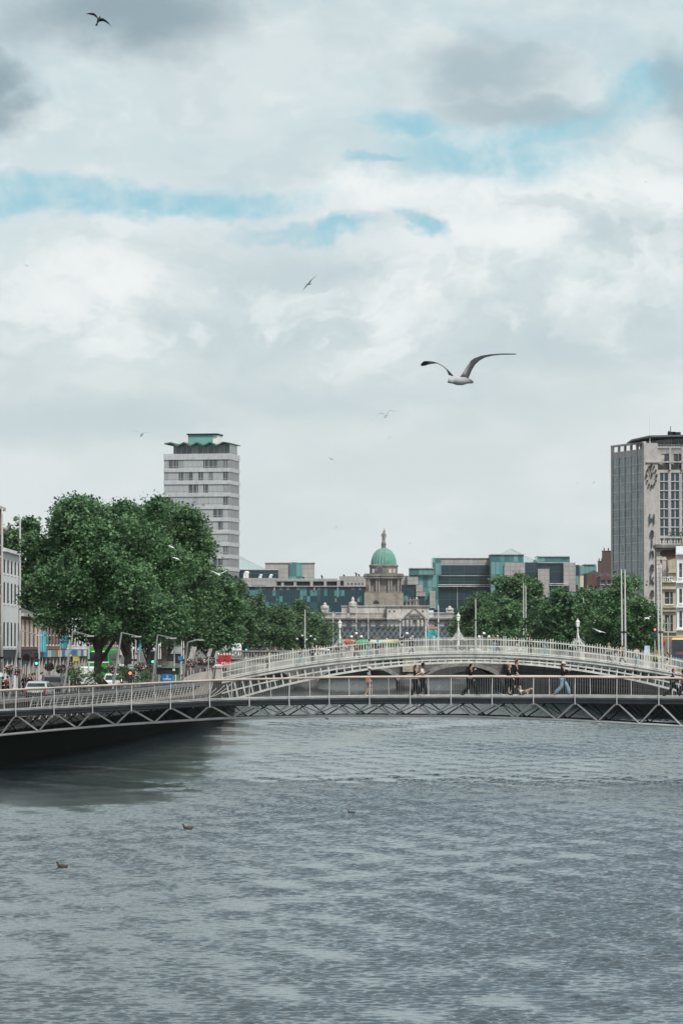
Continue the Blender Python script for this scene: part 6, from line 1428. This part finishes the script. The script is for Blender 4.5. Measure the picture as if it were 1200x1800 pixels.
# signs
def sign(label, px, py, w, h, Y, m_, z=LZ, name='street_sign', round_=False, lines=0):
    t = thing(name, label, 'sign', (PX(px, Y), Y, z)); c = P(px, py, Y); m = MB(); m.tube([(c.x, Y+.05, z), (c.x, Y+.05, c.z)], .035, 6); m.build('pole', M_steel, t)
    b = MB()
    if round_: b.tube([(c.x, Y-.06, c.z), (c.x, Y-.02, c.z)], w/2, 18)
    else: b.box((c.x, Y-.04, c.z), (w, .05, h))
    b.build('sign_plate', m_, t)
    if lines:
        l = MB()
        for i in range(lines): l.box((c.x-.05, Y-.075, c.z+h*.5-h*(i+.5)/lines), (w*.75, .01, h/lines*.35))
        l.build('lettering_bar', M_steel if lines < 3 else M_white, t)
    return t
NV = mat('navy_sign', (.04, .08, .11), .5)
sign('round dark stop sign left of the green traffic light', 47, 1155.5, .62, .62, 330, mat('sign_maroon', (.12, .03, .04), .5), round_=True)
sign('small round sign with a grey pictogram at the left edge, above the near rail', 2, 1186, .36, .36, 305, mat('sign_pale', (.6, .6, .6), .5), round_=True)
sign('small teal sign beside the round dark stop sign', 43.5, 1164.5, .26, .26, 328, M_teal)
sign('two line grey street sign on the masts right of the big tree', 231.5, 1172, .62, .42, 318, mat('grey_sign', (.22, .26, .28), .5), lines=2)
sign('blue sign on the mast pair right of the coffee kiosk', 317.5, 1157, .38, .32, 322, mat('sign_mid_blue', (.03, .2, .4), .5))
sign('yellow sign behind the second leaning lamp', 134.5, 1158, .5, .42, 345, mat('sign_yellow', (.5, .42, .03), .5), lines=0)
sign('blue square shop sign left of the green bus', 129, 1147, .55, .36, 350, cols_[0])
sign('no entry style red sign behind the tall masts on the right', 1165.5, 1131, .5, .5, 420, mat('sign_red', (.35, .03, .03), .5), z=RZ, round_=True)
sign('white and blue parking style board beyond the right railing', 1136.5, 1143, .55, .95, 400, mat('sign_board', (.45, .6, .66), .5), z=RZ)
# posters of the white and black lettered fascia on the right quay
for p, lb in ((1106, 'longer white sign board low under the right trees'), (1124, 'shorter white sign board low under the right trees')):
    sign(lb, p, 1130, .75, .22, 470, mat('pale_board', (.45, .45, .43), .6), z=RZ)
# kiosk with coffee panel
def kiosk():
    Y = 322.0; X = lambda p: PX(p, Y); Z = lambda q: PZ(q, Y)
    t = thing('kiosk', 'green riverside kiosk with a blue panel reading coffee', 'kiosk', (X(295), Y, LZ)); g = mat('kiosk_green', (.10, .20, .13), .6)
    x0, x1 = X(276.5), X(313.5); m = MB(); m.prism([(x0, LZ), (x1, LZ), (x1, Z(1184)), (x0, Z(1184))], Y, Y+2.2); m.build('body', g, t)
    m = MB(); m.prism([(x0-.05, Z(1184)), (x1+.05, Z(1184)), (x1+.05, Z(1174)), (x0-.05, Z(1174))], Y-.08, Y+2.3); m.build('fascia', M_black, t)
    m = MB(); m.prism([(x0-.15, Z(1174)), (x1+.15, Z(1174)), (x1+.1, Z(1171.5)), (x0-.1, Z(1171.5))], Y-.2, Y+2.4); m.build('roof', g, t)
    m = MB(); m.prism([(X(284.5), Z(1212)), (X(303.5), Z(1212)), (X(303.5), Z(1184.5)), (X(284.5), Z(1184.5))], Y-.06, Y); m.build('coffee_panel', mat('panel_blue', (.01, .13, .36), .5), t)
    text('coffee', .34, .01, M_white, 'lettering', t, (X(294), Y-.08, Z(1193.5)), FRONT, .85)
    c = MB(); q = (X(294), Y-.09, Z(1188.3)); c.lathe([(.05, -.05), (.07, .04)], q, 8); c.tube([(q[0]+.06, q[1], q[2]+.02), (q[0]+.11, q[1], q[2]), (q[0]+.06, q[1], q[2]-.03)], .012, 4); c.build('cup_logo', M_white, t)
    m = MB(); m.box((X(306), Y-.11, Z(1176.5)), (.2, .03, .25)); m.build('poster_badge', M_white, t)
    for p in (280, 309): m = MB(); m.box((X(p), Y-.03, (LZ+Z(1186))/2), (.06, .05, Z(1186)-LZ)); m.build('door_trim', M_white, t)
kiosk()
# red hoarding
t = thing('red_hoarding', 'red panelled hoarding beside the left end of the white bridge', 'hoarding', at(395, 400, LZ)); m = MB()
for i in range(6): m.prism([(PX(383.5+3.8*i, 400), PZ(1167.5, 400)), (PX(383.5+3.8*i+3.5, 400), PZ(1167.5, 400)), (PX(383.5+3.8*i+3.5, 400), PZ(1151.5, 400)), (PX(383.5+3.8*i, 400), PZ(1151.5, 400))], 400, 400.3)
m.build('panels', mat('hoarding_red', (.38, .02, .03), .6), t); m = MB()
for p in (384.5, 404): m.tube([at(p, 400.4, LZ), (PX(p, 400.4), 400.4, PZ(1152, 400))], .05, 6)
m.build('post', M_steel, t)
# slanted pale boards along the left quay behind the baskets
for i, (a, b, lb) in enumerate(((338, 1137, 'largest slanted pale screen among the flower baskets'), (368, 1140, 'middle slanted pale screen left of the red hoarding'), (380, 1144, 'small slanted pale screen touching the red hoarding'))):
    Y = 350+i*15; m = MB(); w = (10, 7, 5)[i]; h = (21, 14, 12)[i]
    t = thing('slanted_screen', lb, 'screen', at(a, Y, LZ)); m.prism([(PX(a-w*.7, Y), PZ(b+h, Y)), (PX(a+w*.3, Y), PZ(b+h, Y)), (PX(a+w*.8, Y), PZ(b, Y)), (PX(a, Y), PZ(b, Y))], Y, Y+.12); m.build('panel', mat('pale_screen', (.40, .38, .37), .6), t)
    q = MB(); q.tube([at(a-w*.3, Y, LZ), (PX(a-w*.2, Y), Y+.06, PZ(b+h-2, Y))], .05, 6); q.build('leg', M_steel, t)
# patterned poster on the stone bridge (plain generic stand-in colours)
t = thing('poster_stand', 'teal and black patterned poster under a tan header, right of the centre mast', 'poster', (PX(758, 600), 600, SDECK)); Y = 600
m = MB(); m.prism([(PX(749.5, Y), PZ(1121, Y)), (PX(768, Y), PZ(1121, Y)), (PX(768, Y), PZ(1106, Y)), (PX(749.5, Y), PZ(1106, Y))], Y, Y+.2)
mm = mat('poster_pattern', (.01, .02, .05), .5, var=0, scale=1.3, col2=(.10, .55, .55)); m.build('poster', mm, t)
m = MB(); m.prism([(PX(747.5, Y), PZ(1105, Y)), (PX(768.5, Y), PZ(1105, Y)), (PX(768.5, Y), PZ(1101.5, Y)), (PX(747.5, Y), PZ(1101.5, Y))], Y-.05, Y+.25); m.build('header', mat('tan_header', (.45, .25, .14), .6), t)
m = MB(); m.box((PX(748, Y), Y, (SDECK+PZ(1101, Y))/2), (.15, .15, PZ(1101, Y)-SDECK)); m.box((PX(768.5, Y), Y, (SDECK+PZ(1121, Y))/2), (.15, .15, PZ(1121, Y)-SDECK)); m.build('post', M_white, t)

# ------------------------------------------------------------------ birds
B_dark = mat('feather_dark', (.03, .033, .038), .7, var=.1); B_grey = mat('feather_grey', (.16, .165, .175), .7, var=.1, scale=4); B_white = mat('feather_white', (.72, .73, .74), .7, var=.06); B_beak = mat('beak', (.45, .28, .04), .5)
def wing(mb, pts, chord, lift):
    """pts: centre line; chord lengths; each section is a thin lens along the chord direction"""
    vs = []; fs = []; n = len(pts)
    for p, c in zip(pts, chord):
        p = Vector(p); d = Vector(lift).normalized(); th = max(.006, c*.05); up = Vector((0, 0, 1))
        vs += [p-d*c*.45, p+up*th, p+d*c*.55, p-up*th*.4]
    for i in range(n-1):
        a = 4*i
        for k in range(4): fs.append((a+k, a+4+k, a+4+(k+1) % 4, a+(k+1) % 4))
    fs += [(3, 2, 1, 0), (4*n-4, 4*n-3, 4*n-2, 4*n-1)]; mb.add(vs, fs)
def gull(label, px, py, L, Rw, Y, wm, bm, chord=1.0, lift=(0, 1, .25), body=(.2, .09), head=(-1, 0), tail=True, tilt=0.0, name='gull', tips=None):
    """L / Rw: wing polylines as photo pixel offsets from the shoulder"""
    c = P(px, py, Y); t = thing(name, label, 'gull', c, 'gulls in the air'); s = Y/F
    for W_ in (L, Rw):
        pts = [(c.x+a*s, Y, c.z-b*s) for a, b in W_]; n = len(pts); ch = [(.19, .21, .18, .12, .02)[min(4, int(round(4*i/(n-1))))]*chord for i in range(n)]
        m = MB(); wing(m, pts, ch, lift); wo = m.build('wing', wm, t, True)
        if tips:
            m = MB(); wing(m, [Vector(q)+Vector((0, -.002, .0)) for q in pts[-2:]], [ch[-2]*1.04+.01, .03], lift); m.build('wing_tip', tips, wo)
    m = MB(); hx, hz = head; d = Vector((hx, -.6, -hz)).normalized(); b0 = Vector((c.x, Y, c.z-.04))
    m.tube([b0-d*body[0]*1.1, b0-d*body[0]*.6, b0, b0+d*body[0]*.55, b0+d*body[0]*.85, b0+d*body[0]*1.15, b0+d*body[0]*1.3], [.02, body[1]*.75, body[1], body[1]*.8, body[1]*.5, body[1]*.52, body[1]*.2], 10); m.build('body', bm, t, True)
    k = MB(); k.tube([b0+d*body[0]*1.28, b0+d*body[0]*1.5], [.018, .006], 5); k.build('beak', B_beak if bm is B_white else B_dark, t)
    tl = MB(); e = b0-d*body[0]*1.0; sd2 = d.cross(Vector((0, 0, 1))).normalized()*.07; tl.add([e-sd2*.5, e+sd2*.5, e-d*.14+sd2, e-d*.14-sd2]+[v+Vector((0, 0, -.012)) for v in (e-sd2*.5, e+sd2*.5, e-d*.14+sd2, e-d*.14-sd2)], [(0, 1, 2, 3), (7, 6, 5, 4), (0, 4, 5, 1), (1, 5, 6, 2), (2, 6, 7, 3), (3, 7, 4, 0)]); tl.build('tail', bm, t)
    return t
D = lambda sp: 1.35*F/sp
B_mix = mat('feather_pale_belly', (.36, .36, .37), .7, var=.1, scale=5)
def big_gull():
    Y = 57.0; s = Y/F; c = P(806, 668, Y); t = thing('gull', 'large pale gull with raised wings, nearest of all the birds', 'gull', c, 'gulls in the air')
    def quadwing(lead, trail, m_):
        vs = []; fs = []; n = len(lead)
        for (a, b), (e, f) in zip(lead, trail):
            p0 = P(a, b, Y-.10); p1 = P(e, f, Y+.16); md = (p0+p1)/2+Vector((0, 0, .012)); lo = (p0+p1)/2-Vector((0, 0, .006)); vs += [p0, md, p1, lo]
        for i in range(n-1):
            a = 4*i
            for k in range(4): fs.append((a+k, a+4+k, a+4+(k+1) % 4, a+(k+1) % 4))
        fs += [(3, 2, 1, 0), (4*n-4, 4*n-3, 4*n-2, 4*n-1)]; w = MB(); w.add(vs, fs); return w.build('wing', m_, t, True)
    wm = mat('gull_wing_grey', (.32, .32, .33), .7, var=.15, scale=8)
    rw_ = quadwing([(807, 664), (813, 655), (820, 644), (827, 634), (833, 629.5), (846, 625), (862, 622.5), (880, 621.5)], [(822, 666), (825, 660), (829, 650), (835, 640.5), (842, 634), (852, 628.5), (864, 625.5), (880, 623.6)], wm)
    lw_ = quadwing([(797, 661), (789, 652), (780, 644.5), (770, 638.5), (762, 635.5), (752, 634.5)], [(788, 659), (784, 650), (777, 643.5), (768, 639), (760, 639.5), (752, 641)], wm)
    for pts, tr, par in (([(880, 621.5), (893, 621.6), (906.5, 622.2)], [(880, 623.6), (893, 623.4), (906.5, 623.0)], rw_), ([(752, 634.5), (744, 635), (739, 640)], [(752, 641), (746, 643), (740, 643.5)], lw_)):
        vs = []; fs = []; n = 3
        for (a, b), (e, f) in zip(pts, tr): p0 = P(a, b, Y-.09); p1 = P(e, f, Y+.15); vs += [p0, (p0+p1)/2+Vector((0, 0, .01)), p1, (p0+p1)/2-Vector((0, 0, .006))]
        for i in range(2):
            for k in range(4): fs.append((4*i+k, 4*i+4+k, 4*i+4+(k+1) % 4, 4*i+(k+1) % 4))
        fs += [(3, 2, 1, 0), (8, 9, 10, 11)]; w = MB(); w.add(vs, fs); w.build('wing_tip', B_dark, par)
    b = MB(); pts = [P(829, 670, Y+.25), P(822, 669.5, Y+.18), P(812, 669, Y+.06), P(803, 668.5, Y-.06), P(795, 668, Y-.16), P(791, 669.5, Y-.22), P(789, 671, Y-.25)]
    b.tube(pts, [.015, .04, .07, .072, .052, .040, .018], 14); b.build('body', B_mix, t, True)
    k = MB(); k.tube([P(789.5, 671, Y-.25), P(786, 672.5, Y-.28)], [.016, .005], 6); k.build('beak', B_dark, t)
    tl = MB(); tl.add([P(822, 667.5, Y+.2), P(832, 670.5, Y+.38), P(831, 672.5, Y+.36), P(820, 673, Y+.2)]+[v+Vector((0, .01, -.012)) for v in (P(822, 667.5, Y+.2), P(832, 670.5, Y+.38), P(831, 672.5, Y+.36), P(820, 673, Y+.2))], [(0, 1, 2, 3), (7, 6, 5, 4), (0, 4, 5, 1), (1, 5, 6, 2), (2, 6, 7, 3), (3, 7, 4, 0)]); tl.build('tail', B_mix, t)
    for q in ((791.5, 668.3),): e = MB(); e.ball(P(*q, Y-.25), .009, 6, 4); e.build('eye', B_dark, t)
big_gull()
gull('dark gull gliding at the top left under the grey cloud', 173.5, 34, [(0, 0), (-4, -6), (-9, -9.5), (-15, -10), (-22, -10)], [(1, 1), (8, 0), (13, 3), (18, 7), (22.5, 13)], D(48), B_dark, B_dark, lift=(.15, .7, -.7), head=(.5, -1), body=(.17, .07))
gull('gull banking steeply in mid sky left of centre', 543, 498, [(0, 0), (-5, 5), (-8, 9), (-12, 13)], [(0, 0), (3, -5), (8, -9), (13, -14)], D(40), B_dark, B_grey, lift=(.4, .8, .25), head=(1, 0), body=(.12, .05), chord=1.25)
gull('gull with arched wings above the dome, below the largest gull', 677, 731, [(0, 0), (-4, -4), (-9, -5), (-13, -3), (-17, 2)], [(1, 0), (4, -5), (7, -9), (12, -9.5), (18, -7)], D(40), B_dark, B_mix, lift=(0, .95, .2), head=(-.3, .3), body=(.12, .06), chord=.7)
gull('faint gull left of the tower roof, wings level', 249, 764, [(0, 0), (-3, -3), (-6, -5), (-17, -7)], [(1, 0), (3, -3), (6, -4), (16, -3.5)], D(38), B_grey, B_grey, lift=(0, 1, .06), head=(-.2, .4), body=(.12, .06), chord=.6)
W2 = ([(0, 0), (-.25, -.12), (-.5, -.05)], [(0, 0), (.25, -.12), (.5, -.05)])
W3 = ([(0, 0), (-.2, -.22), (-.48, -.25)], [(0, 0), (.25, -.02), (.5, .12)])
W4 = ([(0, 0), (-.22, .2), (-.4, .34)], [(0, 0), (.2, -.2), (.42, -.36)])
sm = [(47, 467, 11, W3, 'small gull at the far left of mid sky'), (1134, 320, 8, W3, 'small gull high at the right edge of the white cloud'), (643, 604, 4, W2, 'speck of a gull left of the largest gull'), (522, 598, 6, W4, 'tiny gull below the steeply banking one'), (582, 807, 13, W3, 'small gull in the low sky left of the dome'),
      (1014, 850, 6, W2, 'left of two small gulls by the clock building'), (1043, 848, 9, W4, 'right of two small gulls by the clock building'), (1066, 697, 4, W2, 'speck of a gull above the clock building'), (683, 770, 8, W4, 'tiny gull below the arched wing gull'), (241, 781, 4, W2, 'dot of a bird beneath the faint gull by the tower'),
      (591, 927, 8, W4, 'tiny gull low over the glass offices left of the dome'), (720, 955, 7, W2, 'tiny gull just right of the dome statue'), (806, 930, 4, W2, 'speck of a gull over the broad dark glass block'), (145, 711, 5, W3, 'tiny gull over the left trees in mid sky'), (34, 838, 4, W2, 'speck of a gull over the far left roofs'), (95, 464, 4, W2, 'speck beside the small gull at the far left'),
      (318, 365, 6, W4, 'tiny gull at the lower edge of the blue band'), (118, 356, 4, W3, 'left speck of the trio in the blue band'), (127, 357, 4, W2, 'middle speck of the trio in the blue band'), (129, 373, 3, W2, 'lowest speck of the trio by the blue band'), (423, 855, 4, W2, 'dot of a bird right of the tower'), (502, 856, 4, W2, 'dot of a bird between the tower and the dome'), (575, 847, 5, W2, 'faint dot of a bird above the left offices')]
for (px, py, sp, (a, b), lb) in sm:
    gull(lb, px, py, [(x*sp, y*sp) for x, y in a], [(x*sp, y*sp) for x, y in b], min(2300, D(sp)), B_grey, B_grey, lift=(0, .9, .4), head=(.5, .2), body=(.16, .08))
wh = [(302, 961, 17, ([(0, 0), (-.2, -.12), (-.45, -.1)], [(0, 0), (.2, .1), (.42, .35)]), 'white gull against the top of the second large tree'), (310, 981, 18, ([(0, 0), (-.25, -.06), (-.5, .02)], [(0, 0), (.2, .08), (.45, .3)]), 'white gull just below another on the second large tree'),
      (384, 1009, 32, ([(0, 0), (-.2, -.1), (-.5, -.22)], [(0, 0), (.25, -.08), (.5, -.2)]), 'white gull in front of the foot of the tower'), (1052, 1109, 25, ([(0, 0), (-.22, -.1), (-.5, -.2)], [(0, 0), (.25, .07), (.5, .15)]), 'white gull low before the trees, right of the right white lamp'),
      (1137, 1086, 15, ([(0, 0), (-.25, .12), (-.5, .4)], [(0, 0), (.25, -.12), (.5, -.22)]), 'white gull before the darker right hand tree'), (1180, 1021, 26, ([(0, 0), (-.2, -.18), (-.42, -.28)], [(0, 0), (.25, .02), (.45, .12)]), 'white gull in front of the cream ornate house')]
for (px, py, sp, (a, b), lb) in wh:
    gull(lb, px, py, [(x*sp, y*sp) for x, y in a], [(x*sp, y*sp) for x, y in b], min(290, D(sp)*.95), B_white, B_white, lift=(0, .9, .35), head=(.5, .2), body=(.17, .07), tips=None, chord=.8)
def duck(label, px, py, fl=1, sc=1.0):
    Y = EYE*F/(py-1140)*1.0; Y = F*EYE/(py-1140); x = PX(px, Y); t = thing('duck', label, 'duck', (x, Y, 0), 'ducks on the river'); k = .8*sc
    m = MB(); m.tube([(-.30*fl*k, 0, .14*k), (-.2*fl*k, 0, .08*k), (0, 0, .06*k), (.16*fl*k, 0, .08*k), (.22*fl*k, 0, .17*k), (.24*fl*k, 0, .25*k), (.28*fl*k, 0, .27*k), (.32*fl*k, 0, .26*k)], [.02*k, .08*k, .12*k, .10*k, .05*k, .055*k, .05*k, .02*k], 10)
    m.build('body', mat('duck_brown', (.05, .038, .03), .8, var=.4, scale=9), t, True, world=False); b = MB(); b.tube([(.31*fl*k, 0, .26*k), (.39*fl*k, 0, .245*k)], [.022*k, .014*k], 6); b.build('beak', B_beak, t, world=False)
duck('brown duck floating on the dark side of the river, nearest the left edge', 111, 1524, -1, .72); duck('brown duck on the water right of the shadowed bank', 331, 1457, -1, .8); duck('small dark bird on open water in the middle of the river', 617, 1429, -1, .6); duck('tiny dark bird on the water just under the footbridge', 575, 1264, -1, .7)

# ------------------------------------------------------------------ air
def haze():
    m = bpy.data.materials.new('haze_air'); m.use_nodes = True; m.node_tree.nodes.clear(); N = NT(m.node_tree)
    v = N.n('ShaderNodeVolumePrincipled'); v.inputs['Color'].default_value = (.86, .93, .96, 1); v.inputs['Density'].default_value = HAZE; v.inputs['Anisotropy'].default_value = 0.0
    o = N.n('ShaderNodeOutputMaterial'); N.l.new(v.outputs[0], o.inputs['Volume'])
    b = MB(); b.box((0, 1150, 93), (2600, 2700, 192)); return tag(b.build('haze', m), kind='stuff')
HAZE = 0.00002
if HAZE: haze()
scene.render.engine = 'CYCLES'
scene.cycles.max_bounces = 6
